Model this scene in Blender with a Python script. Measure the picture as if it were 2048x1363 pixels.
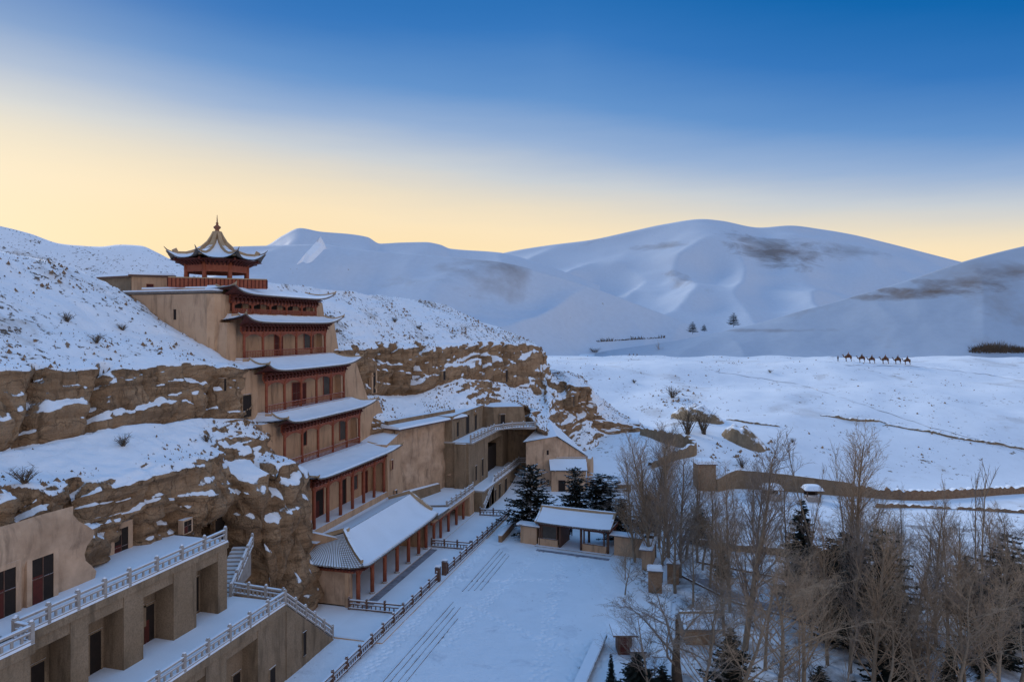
import bpy, bmesh, math, random
import numpy as np
from mathutils import Vector, Matrix

random.seed(7)
rng = np.random.RandomState(7)
sc = bpy.context.scene
for o in list(bpy.data.objects):
    bpy.data.objects.remove(o)
COL = sc.collection
R = math.radians

# ------------------------------------------------------------------ camera
CS, SN = math.cos(R(15)), math.sin(R(15))      # the cliff front runs along +Y, the camera looks 15 deg left of it
CH = 30.0                                      # camera height above the court
FPX, HX, HY = 1365.33, 1024.0, 655.0
cd = bpy.data.cameras.new('camera')
cam = bpy.data.objects.new('camera', cd)
COL.objects.link(cam)
cam.location = (0, 0, CH)
cam.rotation_euler = (R(90), 0, R(15))
cd.lens = 24
cd.sensor_width = 36
cd.shift_y = -26.5 / 2048
cd.clip_start = 0.5
cd.clip_end = 9000
sc.camera = cam

# ------------------------------------------------------------------ sky and sun
SUN_AZ = 15 + 40          # degrees left of +Y
SUN_EL = 20.0
world = bpy.data.worlds.new('World')
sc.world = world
world.use_nodes = True
nt = world.node_tree
nt.nodes.clear()
def N(tree, t, **kw):
    n = tree.nodes.new(t)
    for k, v in kw.items():
        setattr(n, k, v)
    return n
def srgb(c):
    return tuple(((v / 255) / 12.92 if v / 255 <= .04045 else ((v / 255 + .055) / 1.055) ** 2.4) for v in c)
def MATH(tree, op, a, b=None, c=None, clamp=False):
    n = N(tree, 'ShaderNodeMath', operation=op, use_clamp=clamp)
    for i, v in enumerate((a, b, c)):
        if v is None:
            continue
        if isinstance(v, (int, float)):
            n.inputs[i].default_value = v
        else:
            tree.links.new(v, n.inputs[i])
    return n.outputs[0]
def RAMP(tree, fac, stops, interp='LINEAR'):
    n = N(tree, 'ShaderNodeValToRGB')
    n.color_ramp.interpolation = interp
    el = n.color_ramp.elements
    while len(el) > 1:
        el.remove(el[0])
    for i, (p, c) in enumerate(stops):
        e = el[0] if i == 0 else el.new(p)
        e.position = p
        e.color = (*c[:3], 1) if len(c) >= 3 else (c[0], c[0], c[0], 1)
    tree.links.new(fac, n.inputs[0])
    return n.outputs[0]
tc = N(nt, 'ShaderNodeTexCoord')
sep = N(nt, 'ShaderNodeSeparateXYZ')
nt.links.new(tc.outputs['Generated'], sep.inputs[0])
dx, dy, dz = sep.outputs
sx, sy = -math.sin(R(SUN_AZ)), math.cos(R(SUN_AZ))
hl = MATH(nt, 'SQRT', MATH(nt, 'ADD', MATH(nt, 'ADD', MATH(nt, 'MULTIPLY', dx, dx), MATH(nt, 'MULTIPLY', dy, dy)), 1e-5))
cosaz = MATH(nt, 'DIVIDE', MATH(nt, 'ADD', MATH(nt, 'MULTIPLY', dx, sx), MATH(nt, 'MULTIPLY', dy, sy)), hl)
elev = MATH(nt, 'MULTIPLY', MATH(nt, 'ARCSINE', MATH(nt, 'MINIMUM', dz, 1.0)), 57.2958)
# effective elevation: the warm band is taller towards the sun
fade = MATH(nt, 'MULTIPLY', MATH(nt, 'SUBTRACT', 1.0, MATH(nt, 'DIVIDE', elev, 80.0), clamp=True), MATH(nt, 'MAXIMUM', elev, 0.0))
shift = MATH(nt, 'MULTIPLY', MATH(nt, 'MULTIPLY', MATH(nt, 'SUBTRACT', 0.72, MATH(nt, 'MAXIMUM', cosaz, 0.0)), 1.08), fade)
negk = MATH(nt, 'DIVIDE', MATH(nt, 'SUBTRACT', 23.0, elev), 10.0, clamp=True)
shift = MATH(nt, 'ADD', MATH(nt, 'MAXIMUM', shift, 0.0), MATH(nt, 'MULTIPLY', MATH(nt, 'MINIMUM', shift, 0.0), negk))
mps = N(nt, 'ShaderNodeMapping'); mps.inputs['Scale'].default_value = (2.0, 2.0, 16.0); nt.links.new(tc.outputs['Generated'], mps.inputs[0])
cn = N(nt, 'ShaderNodeTexNoise'); cn.inputs['Scale'].default_value = 1.6; cn.inputs['Detail'].default_value = 6; cn.inputs['Roughness'].default_value = .6
nt.links.new(mps.outputs[0], cn.inputs['Vector'])
shift = MATH(nt, 'ADD', shift, MATH(nt, 'MULTIPLY', MATH(nt, 'SUBTRACT', cn.outputs['Fac'], .5), 1.5))
ee = MATH(nt, 'DIVIDE', MATH(nt, 'ADD', elev, shift), 90.0, clamp=True)
def S(e, c):
    return (e / 90.0, srgb(c))
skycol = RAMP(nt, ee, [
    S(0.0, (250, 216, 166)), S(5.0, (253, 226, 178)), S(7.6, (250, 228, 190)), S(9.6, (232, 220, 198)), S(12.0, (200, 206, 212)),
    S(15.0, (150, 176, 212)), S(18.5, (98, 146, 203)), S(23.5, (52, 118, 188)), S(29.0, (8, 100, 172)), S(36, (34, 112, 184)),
    S(52, (104, 164, 230)), S(90, (140, 192, 246))])  # upper stops made paler than the sky below, to light snow and walls
# twilight glow opposite the sun (earth-shadow band), soft pink, brightened to light shaded walls
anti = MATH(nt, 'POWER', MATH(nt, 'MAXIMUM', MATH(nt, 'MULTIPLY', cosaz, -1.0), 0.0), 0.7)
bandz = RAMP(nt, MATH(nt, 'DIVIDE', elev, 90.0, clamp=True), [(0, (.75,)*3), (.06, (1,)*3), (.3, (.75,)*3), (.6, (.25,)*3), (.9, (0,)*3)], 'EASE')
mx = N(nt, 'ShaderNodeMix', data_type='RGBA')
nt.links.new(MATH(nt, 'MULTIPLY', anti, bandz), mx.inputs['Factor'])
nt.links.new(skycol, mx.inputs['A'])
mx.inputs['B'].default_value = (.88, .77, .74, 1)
# pale glow round the place where the sun sits behind the hills
dt = N(nt, 'ShaderNodeVectorMath', operation='DOT_PRODUCT'); nt.links.new(tc.outputs['Generated'], dt.inputs[0]); dt.inputs[1].default_value = (sx * .99, sy * .99, .12)
gl_ = MATH(nt, 'MULTIPLY', MATH(nt, 'POWER', MATH(nt, 'MAXIMUM', dt.outputs['Value'], 0.0), 40.0), .45)
mg = N(nt, 'ShaderNodeMix', data_type='RGBA')
nt.links.new(gl_, mg.inputs['Factor']); nt.links.new(mx.outputs['Result'], mg.inputs['A']); mg.inputs['B'].default_value = (1.0, .91, .70, 1)
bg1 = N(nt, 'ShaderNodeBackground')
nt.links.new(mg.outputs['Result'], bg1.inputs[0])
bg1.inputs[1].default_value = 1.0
nish = N(nt, 'ShaderNodeTexSky', sky_type='NISHITA', sun_disc=False)
nish.sun_elevation = R(2)
nish.sun_rotation = R(-SUN_AZ)
nish.altitude = 1300
bg2 = N(nt, 'ShaderNodeBackground')
nt.links.new(nish.outputs[0], bg2.inputs[0])
bg2.inputs[1].default_value = 0.006
add = N(nt, 'ShaderNodeAddShader')
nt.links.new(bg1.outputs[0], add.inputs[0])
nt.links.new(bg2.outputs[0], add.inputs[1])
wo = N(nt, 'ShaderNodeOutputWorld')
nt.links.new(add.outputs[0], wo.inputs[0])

sl = bpy.data.lights.new('sun', 'SUN')
so = bpy.data.objects.new('sun', sl)
COL.objects.link(so)
sl.energy = 2.6
sl.angle = R(24)
sl.color = (1.0, .94, .86)
sdir = Vector((sx * math.cos(R(SUN_EL)), sy * math.cos(R(SUN_EL)), math.sin(R(SUN_EL))))
so.rotation_euler = sdir.to_track_quat('Z', 'Y').to_euler()
so.location = sdir * 100

sc.view_settings.view_transform = 'Standard'
sc.view_settings.look = 'None'
sc.view_settings.exposure = 0.0
sc.view_settings.gamma = 1.0
sc.view_settings.use_curve_mapping = False
sc.cycles.max_bounces = 5
sc.cycles.diffuse_bounces = 3
sc.cycles.use_denoising = True

# ------------------------------------------------------------------ place on the map
def W(lat, d, z=0.0):
    return (lat * CS - d * SN, lat * SN + d * CS, z)
def at_d(px, py, d):
    return W((px - HX) / FPX * d, d, CH - (py - HY) / FPX * d)
def at_z(px, py, z=0.0):
    return at_d(px, py, (CH - z) * FPX / (py - HY))
def at_X(px, py, X):
    a = (px - HX) / FPX
    return at_d(px, py, X / (a * CS - SN))
def at_Y(px, py, Y):
    a = (px - HX) / FPX
    return at_d(px, py, Y / (a * SN + CS))

# ------------------------------------------------------------------ numpy noise
_perm = np.random.RandomState(3).permutation(256)
_perm = np.concatenate([_perm, _perm, _perm])
_g = np.random.RandomState(4).uniform(-1, 1, (256, 3))
_g /= np.linalg.norm(_g, axis=1)[:, None]
def pnoise(x, y, z):
    x, y, z = (np.asarray(v, float) for v in (x, y, z))
    x, y, z = np.broadcast_arrays(x, y, z)
    xi, yi, zi = np.floor(x).astype(int), np.floor(y).astype(int), np.floor(z).astype(int)
    xf, yf, zf = x - xi, y - yi, z - zi
    u, v, w = (t * t * t * (t * (t * 6 - 15) + 10) for t in (xf, yf, zf))
    out = 0
    for a in (0, 1):
        for b in (0, 1):
            for c in (0, 1):
                h = _perm[(_perm[(_perm[(xi + a) & 255] + yi + b) & 255] + zi + c) & 255]
                g = _g[h]
                dd = g[..., 0] * (xf - a) + g[..., 1] * (yf - b) + g[..., 2] * (zf - c)
                out = out + dd * (u if a else 1 - u) * (v if b else 1 - v) * (w if c else 1 - w)
    return out * 1.6
def fbm(x, y, z, o=4, f=1.0, gain=.5):
    s, a = 0, 1.0
    for i in range(o):
        s = s + a * pnoise(x * f + 13.1 * i, y * f + 7.7 * i, z * f + 3.3 * i)
        f *= 2.03
        a *= gain
    return s

# ------------------------------------------------------------------ materials
def newmat(name, rough=.85):
    m = bpy.data.materials.new(name)
    m.use_nodes = True
    t = m.node_tree
    b = t.nodes['Principled BSDF']
    b.inputs['Roughness'].default_value = rough
    if 'Specular IOR Level' in b.inputs:
        b.inputs['Specular IOR Level'].default_value = .25
    return m, t, b
def coords(t, scale=(1, 1, 1), world=True):
    mp = N(t, 'ShaderNodeMapping')
    mp.inputs['Scale'].default_value = scale
    if world:
        g = N(t, 'ShaderNodeNewGeometry')
        t.links.new(g.outputs['Position'], mp.inputs[0])
    else:
        g = N(t, 'ShaderNodeTexCoord')
        t.links.new(g.outputs['Object'], mp.inputs[0])
    return mp.outputs[0]
def NOISE(t, vec, scale, detail=4, rough=.55, dist=0.0):
    n = N(t, 'ShaderNodeTexNoise')
    n.inputs['Scale'].default_value = scale
    n.inputs['Detail'].default_value = detail
    n.inputs['Roughness'].default_value = rough
    n.inputs['Distortion'].default_value = dist
    t.links.new(vec, n.inputs['Vector'])
    return n.outputs['Fac']
def MIX(t, f, a, b, blend='MIX'):
    m = N(t, 'ShaderNodeMix', data_type='RGBA', blend_type=blend)
    for k, v in (('Factor', f), ('A', a), ('B', b)):
        if isinstance(v, (int, float)):
            m.inputs[k].default_value = v
        elif isinstance(v, tuple):
            m.inputs[k].default_value = (*v[:3], 1)
        else:
            t.links.new(v, m.inputs[k])
    return m.outputs['Result']
def BUMP(t, b, h, strength=.3, dist=.1):
    n = N(t, 'ShaderNodeBump')
    n.inputs['Strength'].default_value = strength
    n.inputs['Distance'].default_value = dist
    t.links.new(h, n.inputs['Height'])
    t.links.new(n.outputs[0], b.inputs['Normal'])
def NZ(t):
    g = N(t, 'ShaderNodeNewGeometry')
    s = N(t, 'ShaderNodeSeparateXYZ')
    t.links.new(g.outputs['Normal'], s.inputs[0])
    return s.outputs[2]

SNOW = (.82, .86, .92)
def m_snow(name, speck=0.0, speck_scale=2.0, speckcol=(.16, .11, .07), broad=0.0, broadcol=(.42, .36, .31), broad_scale=.05, stretch=(1, 1, 1), base=SNOW, bump=.25, bscale=6.0):
    m, t, b = newmat(name, .7)
    v = coords(t)
    n1 = NOISE(t, v, .35, 5)
    col = MIX(t, RAMP(t, n1, [(.3, (0, 0, 0)), (.75, (1, 1, 1))]), tuple(c * .93 for c in base), base)
    if broad > 0:
        vb = coords(t, stretch)
        nb = NOISE(t, vb, broad_scale, 8, .62, .4)
        f = RAMP(t, nb, [(.66 - broad * .25, (0, 0, 0)), (.80 - broad * .2, (.75,) * 3)])
        col = MIX(t, f, col, broadcol)
    if speck > 0:
        vs = coords(t, (1, 1, 1))
        ns = NOISE(t, vs, speck_scale, 5, .7)
        nm = NOISE(t, vs, .12, 3)
        s = MATH(t, 'ADD', ns, MATH(t, 'MULTIPLY', MATH(t, 'SUBTRACT', nm, .5), .35))
        f = RAMP(t, s, [(.74 - speck * .12, (0, 0, 0)), (.78 - speck * .12, (1, 1, 1))])
        col = MIX(t, f, col, speckcol)
    t.links.new(col, b.inputs['Base Color'])
    BUMP(t, b, NOISE(t, v, bscale, 6, .6), bump, .12)
    return m
def m_mix_snow(name, c1, c2, thr=.55, width=.12, nscale=.8, amp=.5, scale=1.2, strata=False, bump=.5, bdist=.15, rough=.9, stain=0.0, bscale=5, world=True, speckle=0.0):
    """rock, plaster or wood with snow lying on what faces up"""
    m, t, b = newmat(name, rough)
    v = coords(t, (1, 1, 1), world)
    n1 = NOISE(t, v, scale, 7, .6)
    col = MIX(t, RAMP(t, n1, [(.32, (0, 0, 0)), (.7, (1, 1, 1))]), c1, c2)
    h = NOISE(t, v, bscale, 8, .65)
    if strata:
        vs = coords(t, (.10, .10, .75), world)
        ns = NOISE(t, vs, 1.3, 6, .6, .6)
        col = MIX(t, RAMP(t, ns, [(.42, (.55,) * 3), (.5, (0,) * 3), (.62, (.35,) * 3)]), col, tuple(c * .48 for c in c1))
        vc = coords(t, (1.0, 1.0, .16), world)
        nc = NOISE(t, vc, 1.5, 6, .6, .4)
        col = MIX(t, RAMP(t, nc, [(.36, (.7,) * 3), (.44, (0,) * 3)]), col, tuple(c * .45 for c in c1))
        h = MATH(t, 'ADD', h, MATH(t, 'MULTIPLY', ns, 1.3))
        dn = N(t, 'ShaderNodeTexNoise'); dn.inputs['Scale'].default_value = .9; dn.inputs['Detail'].default_value = 5; t.links.new(v, dn.inputs['Vector'])
        ad = N(t, 'ShaderNodeMix', data_type='VECTOR'); ad.inputs['Factor'].default_value = .55
        t.links.new(v, ad.inputs['A']); 
        sc_ = N(t, 'ShaderNodeVectorMath', operation='MULTIPLY_ADD'); t.links.new(dn.outputs['Color'], sc_.inputs[0]); sc_.inputs[1].default_value = (2.2, 2.2, 2.2); t.links.new(v, sc_.inputs[2])
        vz = N(t, 'ShaderNodeMapping'); vz.inputs['Scale'].default_value = (.17, .17, .42); t.links.new(sc_.outputs[0], vz.inputs[0])
        vo = N(t, 'ShaderNodeTexVoronoi', feature='DISTANCE_TO_EDGE'); vo.inputs['Scale'].default_value = 1.0; t.links.new(vz.outputs[0], vo.inputs['Vector'])
        ck = RAMP(t, vo.outputs['Distance'], [(0, (1,) * 3), (.022, (0,) * 3)])
        col = MIX(t, MATH(t, 'MULTIPLY', ck, .35), col, tuple(c * .22 for c in c1))
        pb = NOISE(t, v, 7, 5, .7)
        col = MIX(t, RAMP(t, pb, [(.52, (0,) * 3), (.68, (.42,) * 3)]), col, tuple(c * .35 for c in c1))
        h = MATH(t, 'SUBTRACT', h, MATH(t, 'MULTIPLY', ck, .3))
    if stain > 0:
        vv = coords(t, (1.4, 1.4, .25), world)
        ns2 = NOISE(t, vv, .9, 7, .65, .3)
        col = MIX(t, MATH(t, 'MULTIPLY', RAMP(t, ns2, [(.5, (0,) * 3), (.72, (1,) * 3)]), stain), col, tuple(c * .42 for c in c1))
    if speckle > 0:
        n4 = NOISE(t, v, 9, 4, .7)
        col = MIX(t, MATH(t, 'MULTIPLY', RAMP(t, n4, [(.45, (0,) * 3), (.6, (1,) * 3)]), speckle), col, tuple(c * .5 for c in c1))
    nn = NOISE(t, v, nscale, 6, .65)
    s = MATH(t, 'ADD', NZ(t), MATH(t, 'MULTIPLY', MATH(t, 'SUBTRACT', nn, .5), amp))
    f = RAMP(t, s, [(thr, (0, 0, 0)), (min(1, thr + width), (1, 1, 1))])
    col = MIX(t, f, col, SNOW)
    t.links.new(col, b.inputs['Base Color'])
    BUMP(t, b, MATH(t, 'MULTIPLY', h, MATH(t, 'SUBTRACT', 1.0, MATH(t, 'MULTIPLY', f, .8))), bump, bdist)
    return m
def m_plain(name, c, c2=None, scale=3, rough=.85, bump=.15, stretch=(1, 1, 1), world=False):
    m, t, b = newmat(name, rough)
    v = coords(t, stretch, world)
    n1 = NOISE(t, v, scale, 5)
    t.links.new(MIX(t, RAMP(t, n1, [(.3, (0, 0, 0)), (.72, (1, 1, 1))]), c, c2 or tuple(x * .6 for x in c)), b.inputs['Base Color'])
    BUMP(t, b, n1, bump, .05)
    return m

M = {}
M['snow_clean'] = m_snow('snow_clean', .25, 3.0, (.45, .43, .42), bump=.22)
M['snow_plaza'] = m_snow('snow_plaza', .5, 2.2, (.40, .40, .43), .32, (.52, .55, .62), .3, bump=.6, bscale=3.5)
M['snow_field'] = m_snow('snow_field', .85, .8, (.22, .17, .13), .35, (.48, .44, .42), .06, (1, 1, 1), bump=.3, bscale=2)
M['snow_slope'] = m_snow('snow_slope', 1.25, 1.3, (.12, .085, .06), .38, (.32, .23, .15), .12, bump=.6, bscale=2.5)
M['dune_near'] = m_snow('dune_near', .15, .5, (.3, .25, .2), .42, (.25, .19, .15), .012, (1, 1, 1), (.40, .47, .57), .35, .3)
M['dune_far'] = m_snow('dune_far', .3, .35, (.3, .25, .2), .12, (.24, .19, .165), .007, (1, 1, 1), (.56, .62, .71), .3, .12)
M['roof_snow'] = m_snow('roof_snow', .0, bump=.2, bscale=3, base=(.80, .85, .92))
ROCK1, ROCK2 = (.33, .20, .11), (.55, .36, .215)
M['cliff'] = m_mix_snow('cliff', ROCK1, ROCK2, .56, .05, .45, .85, .5, True, 1.0, .35)
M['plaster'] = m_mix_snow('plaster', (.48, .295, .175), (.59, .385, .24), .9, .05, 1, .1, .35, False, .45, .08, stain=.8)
M['plaster_old'] = m_mix_snow('plaster_old', (.38, .245, .155), (.66, .45, .30), .8, .1, 1, .2, .45, False, .5, .08, stain=.75)
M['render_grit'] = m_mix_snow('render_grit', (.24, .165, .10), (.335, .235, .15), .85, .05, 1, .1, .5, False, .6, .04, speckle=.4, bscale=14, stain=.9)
M['concrete'] = m_mix_snow('concrete', (.30, .26, .23), (.42, .37, .33), .7, .1, 2, .3, 2, False, .3, .03, world=True)
M['red_wood'] = m_mix_snow('red_wood', (.23, .055, .028), (.33, .10, .05), .93, .05, 2, .1, 2, False, .15, .03, .6)
M['dark_wood'] = m_mix_snow('dark_wood', (.10, .055, .04), (.16, .085, .055), .9, .08, 3, .4, 3, False, .2, .03, .7)
M['bracket'] = m_plain('bracket', (.14, .032, .02), (.06, .018, .014), 3, .7, .5)
M['tile'] = m_mix_snow('tile', (.16, .13, .11), (.24, .20, .17), .93, .08, 3, .5, 3, False, .4, .05)
M['ridge_tile'] = m_mix_snow('ridge_tile', (.36, .24, .14), (.46, .33, .20), .82, .08, 2, .3, 2, False, .3, .04)
M['dark'] = m_plain('dark_interior', (.02, .014, .011), (.03, .02, .015))  # near-black colour stands in for the shade inside openings
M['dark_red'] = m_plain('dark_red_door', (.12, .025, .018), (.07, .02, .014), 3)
M['bronze'] = m_plain('gilt_brown', (.26, .10, .05), (.2, .08, .05), 5, .45)
M['mud'] = m_mix_snow('mud', (.19, .125, .075), (.29, .20, .125), .72, .12, .6, .35, .8, False, .7, .12, stain=.5)
M['brick_mud'] = m_mix_snow('brick_mud', (.28, .16, .09), (.40, .25, .15), .75, .08, 1, .2, 2.5, False, .8, .1, stain=.3, speckle=.4)
M['mound'] = m_mix_snow('mound', (.20, .14, .085), (.32, .23, .145), .62, .12, .6, .9, .8, False, .8, .15, stain=.3)
M['rubble'] = m_mix_snow('rubble', (.22, .13, .08), (.34, .22, .13), .72, .1, 1.6, .5, 2, False, .9, .2, speckle=.5)
M['path'] = m_plain('path_stone', (.16, .16, .19), (.34, .34, .38), 2, world=True)
M['bark'] = m_plain('bark', (.20, .15, .105), (.30, .23, .16), 4)
M['bark_dark'] = m_mix_snow('bark_dark', (.07, .05, .04), (.12, .09, .065), .75, .1, 2, .5, 3)
M['twig_tan'] = m_plain('twig_tan', (.26, .18, .115), (.36, .26, .175), 2)
M['twig_grey'] = m_plain('twig_grey', (.18, .14, .11), (.26, .205, .165), 2)
M['needle'] = m_mix_snow('needle', (.010, .014, .012), (.022, .028, .020), 1.0, .06, .9, .5, 1, world=True)
M['needle_snowy'] = m_mix_snow('needle_snowy', (.014, .018, .015), (.03, .034, .028), .95, .1, .5, .75, .7, world=True)
M['shrub'] = m_plain('shrub_twigs', (.09, .065, .045), (.15, .105, .07), 3)
M['camel'] = m_plain('camel_hair', (.16, .075, .03), (.09, .04, .02), 3)
M['coat_dark'] = m_plain('dark_coat', (.03, .02, .025), (.05, .03, .03), 3)
M['coat_red'] = m_plain('rust_coat', (.16, .05, .03), (.1, .03, .02), 3)
M['skin'] = m_plain('skin', (.4, .22, .15), (.35, .2, .13), 3)
M['snow_grove'] = m_snow('snow_grove', .9, 1.2, (.08, .06, .05), .85, (.14, .115, .10), .35, bump=.6, bscale=3)
M['glass'] = m_plain('window_pane', (.09, .075, .06), (.05, .042, .035), 1.5, .45)

# ------------------------------------------------------------------ object helpers
def tag(o, label=None, cat=None, group=None, kind=None):
    if label: o['label'] = label
    if cat: o['category'] = cat
    if group: o['group'] = group
    if kind: o['kind'] = kind
    return o
def thing(name, label, cat, loc=(0, 0, 0), rz=0.0, group=None):
    o = bpy.data.objects.new(name, None)
    COL.objects.link(o)
    o.location = loc
    o.rotation_euler = (0, 0, rz)
    o.empty_display_size = .5
    return tag(o, label, cat, group)
def wloc(o):
    v = Vector((0, 0, 0))
    while o is not None:
        v += Vector(o.location)
        o = o.parent
    return v
class MB:
    def __init__(s):
        s.v, s.f, s.m = [], [], []
    def add(s, vs, fs, mi=0):
        n = len(s.v)
        s.v.extend([tuple(p) for p in vs])
        s.f.extend([tuple(i + n for i in f) for f in fs])
        s.m.extend([mi] * len(fs))
        return s
    def box(s, x0, x1, y0, y1, z0, z1, mi=0):
        vs = [(x0, y0, z0), (x1, y0, z0), (x1, y1, z0), (x0, y1, z0), (x0, y0, z1), (x1, y0, z1), (x1, y1, z1), (x0, y1, z1)]
        return s.add(vs, [(0, 3, 2, 1), (4, 5, 6, 7), (0, 1, 5, 4), (1, 2, 6, 5), (2, 3, 7, 6), (3, 0, 4, 7)], mi)
    def hexa(s, bot, top, mi=0):
        """bot, top: four points each, counter-clockwise from above"""
        return s.add(list(bot) + list(top), [(0, 3, 2, 1), (4, 5, 6, 7), (0, 1, 5, 4), (1, 2, 6, 5), (2, 3, 7, 6), (3, 0, 4, 7)], mi)
    def beam(s, a, b, w, h, mi=0, up=(0, 0, 1)):
        a, b = Vector(a), Vector(b)
        d = (b - a).normalized()
        u = Vector(up)
        if abs(d.dot(u)) > .98:
            u = Vector((1, 0, 0))
        r = d.cross(u).normalized() * (w / 2)
        u2 = r.cross(d).normalized() * (h / 2)
        vs = [a - r - u2, a + r - u2, a + r + u2, a - r + u2, b - r - u2, b + r - u2, b + r + u2, b - r + u2]
        return s.add(vs, [(0, 3, 2, 1), (4, 5, 6, 7), (0, 1, 5, 4), (1, 2, 6, 5), (2, 3, 7, 6), (3, 0, 4, 7)][::1], mi)
    def tube(s, pts, rad, sides=6, mi=0, cap=True):
        pts = [Vector(p) for p in pts]
        n0 = len(s.v)
        k = len(pts)
        for i, p in enumerate(pts):
            d = (pts[min(i + 1, k - 1)] - pts[max(i - 1, 0)])
            if d.length < 1e-6: d = Vector((0, 0, 1))
            d.normalize()
            u = Vector((0, 0, 1)) if abs(d.z) < .9 else Vector((1, 0, 0))
            r = d.cross(u).normalized()
            q = d.cross(r)
            rr = rad[i] if isinstance(rad, (list, tuple)) else rad
            for j in range(sides):
                t = 2 * math.pi * j / sides
                s.v.append(tuple(p + r * (rr * math.cos(t)) + q * (rr * math.sin(t))))
        for i in range(k - 1):
            for j in range(sides):
                a, b = n0 + i * sides + j, n0 + i * sides + (j + 1) % sides
                s.f.append((a, b, b + sides, a + sides)); s.m.append(mi)
        if cap and sides > 2:
            s.f.append(tuple(n0 + j for j in range(sides))[::-1]); s.m.append(mi)
            s.f.append(tuple(n0 + (k - 1) * sides + j for j in range(sides))); s.m.append(mi)
        return s
    def lathe(s, prof, c=(0, 0, 0), n=12, mi=0):
        n0 = len(s.v)
        for r, z in prof:
            for j in range(n):
                t = 2 * math.pi * j / n
                s.v.append((c[0] + r * math.cos(t), c[1] + r * math.sin(t), c[2] + z))
        for i in range(len(prof) - 1):
            for j in range(n):
                a, b = n0 + i * n + j, n0 + i * n + (j + 1) % n
                s.f.append((a, b, b + n, a + n)); s.m.append(mi)
        return s
    def grid(s, P, mi=0, flip=False):
        """P[i][j] points"""
        n0 = len(s.v)
        ni, nj = len(P), len(P[0])
        for row in P:
            s.v.extend([tuple(p) for p in row])
        for i in range(ni - 1):
            for j in range(nj - 1):
                a = n0 + i * nj + j
                f = (a, a + 1, a + nj + 1, a + nj)
                s.f.append(f[::-1] if flip else f); s.m.append(mi)
        return s
    def mesh(s, name, mats, off=(0, 0, 0), smooth=False):
        me = bpy.data.meshes.new(name)
        me.from_pydata([(x - off[0], y - off[1], z - off[2]) for x, y, z in s.v], [], s.f)
        if not isinstance(mats, (list, tuple)): mats = [mats]
        for m in mats: me.materials.append(m)
        if len(mats) > 1: me.polygons.foreach_set('material_index', s.m)
        if smooth: me.polygons.foreach_set('use_smooth', [True] * len(s.f))
        me.update()
        return me
    def build(s, name, mats, parent=None, smooth=False, local=False, kind=None):
        off = wloc(parent) if (parent is not None and not local) else Vector((0, 0, 0))
        o = bpy.data.objects.new(name, s.mesh(name, mats, off, smooth))
        COL.objects.link(o)
        if parent is not None: o.parent = parent
        if kind: o['kind'] = kind
        return o
def inst(me, name, parent, loc, rz=0.0, scale=(1, 1, 1), world=True, label=None):
    o = bpy.data.objects.new(name, me)
    COL.objects.link(o)
    if parent is not None: o.parent = parent
    o.location = Vector(loc) - (wloc(parent) if (parent is not None and world) else Vector((0, 0, 0)))
    o.rotation_euler = (0, 0, rz)
    o.scale = scale
    return o
def np_grid(name, P, mat, smooth=True, kind='structure', parent=None):
    """P: (ni, nj, 3) array"""
    ni, nj = P.shape[:2]
    idx = np.arange(ni * nj).reshape(ni, nj)
    f = np.stack([idx[:-1, :-1], idx[:-1, 1:], idx[1:, 1:], idx[1:, :-1]], -1).reshape(-1, 4)
    me = bpy.data.meshes.new(name)
    me.vertices.add(ni * nj)
    me.vertices.foreach_set('co', P.reshape(-1).astype(np.float32))
    me.loops.add(f.size)
    me.loops.foreach_set('vertex_index', f.reshape(-1).astype(np.int32))
    me.polygons.add(len(f))
    me.polygons.foreach_set('loop_start', np.arange(0, f.size, 4).astype(np.int32))
    me.polygons.foreach_set('use_smooth', np.full(len(f), smooth))
    me.materials.append(mat)
    me.update(calc_edges=True)
    me.validate()
    o = bpy.data.objects.new(name, me)
    COL.objects.link(o)
    if parent: o.parent = parent
    if kind: o['kind'] = kind
    return o
def smooth_interp(t, ts, vs):
    """monotone-ish cubic through rows; vs (n, k)"""
    ts = np.asarray(ts, float); vs = np.asarray(vs, float)
    n = len(ts)
    m = np.zeros_like(vs)
    dlt = (vs[1:] - vs[:-1]) / (ts[1:] - ts[:-1])[:, None]
    m[0], m[-1] = dlt[0], dlt[-1]
    for i in range(1, n - 1):
        a, b = dlt[i - 1], dlt[i]
        m[i] = np.where(a * b > 0, 2 * a * b / (a + b + 1e-12 * np.sign(a + b + 1e-30)), 0)
    i = np.clip(np.searchsorted(ts, t, side='right') - 1, 0, n - 2)
    h = (ts[i + 1] - ts[i])
    u = ((t - ts[i]) / h)[:, None]
    h = h[:, None]
    return (2*u**3-3*u**2+1)*vs[i] + (u**3-2*u**2+u)*h*m[i] + (-2*u**3+3*u**2)*vs[i+1] + (u**3-u**2)*h*m[i+1]
def loft(stations, nu, rows_sub, lin_rows=False, us=None):
    """stations: list of lists of 3D row points -> array (nu, nv, 3)"""
    A = np.asarray(stations, float)            # (ns, nr, 3)
    ns, nr = A.shape[:2]
    ts = np.arange(ns) if us is None else np.asarray(us, float)
    t = np.linspace(ts[0], ts[-1], nu)
    B = smooth_interp(t, ts, A.reshape(ns, -1)).reshape(nu, nr, 3)
    out = []
    for r in range(nr - 1):
        k = rows_sub[r]
        for j in range(k):
            f = j / k
            out.append(B[:, r] * (1 - f) + B[:, r + 1] * f)
    out.append(B[:, -1])
    return np.stack(out, 1)

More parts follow.
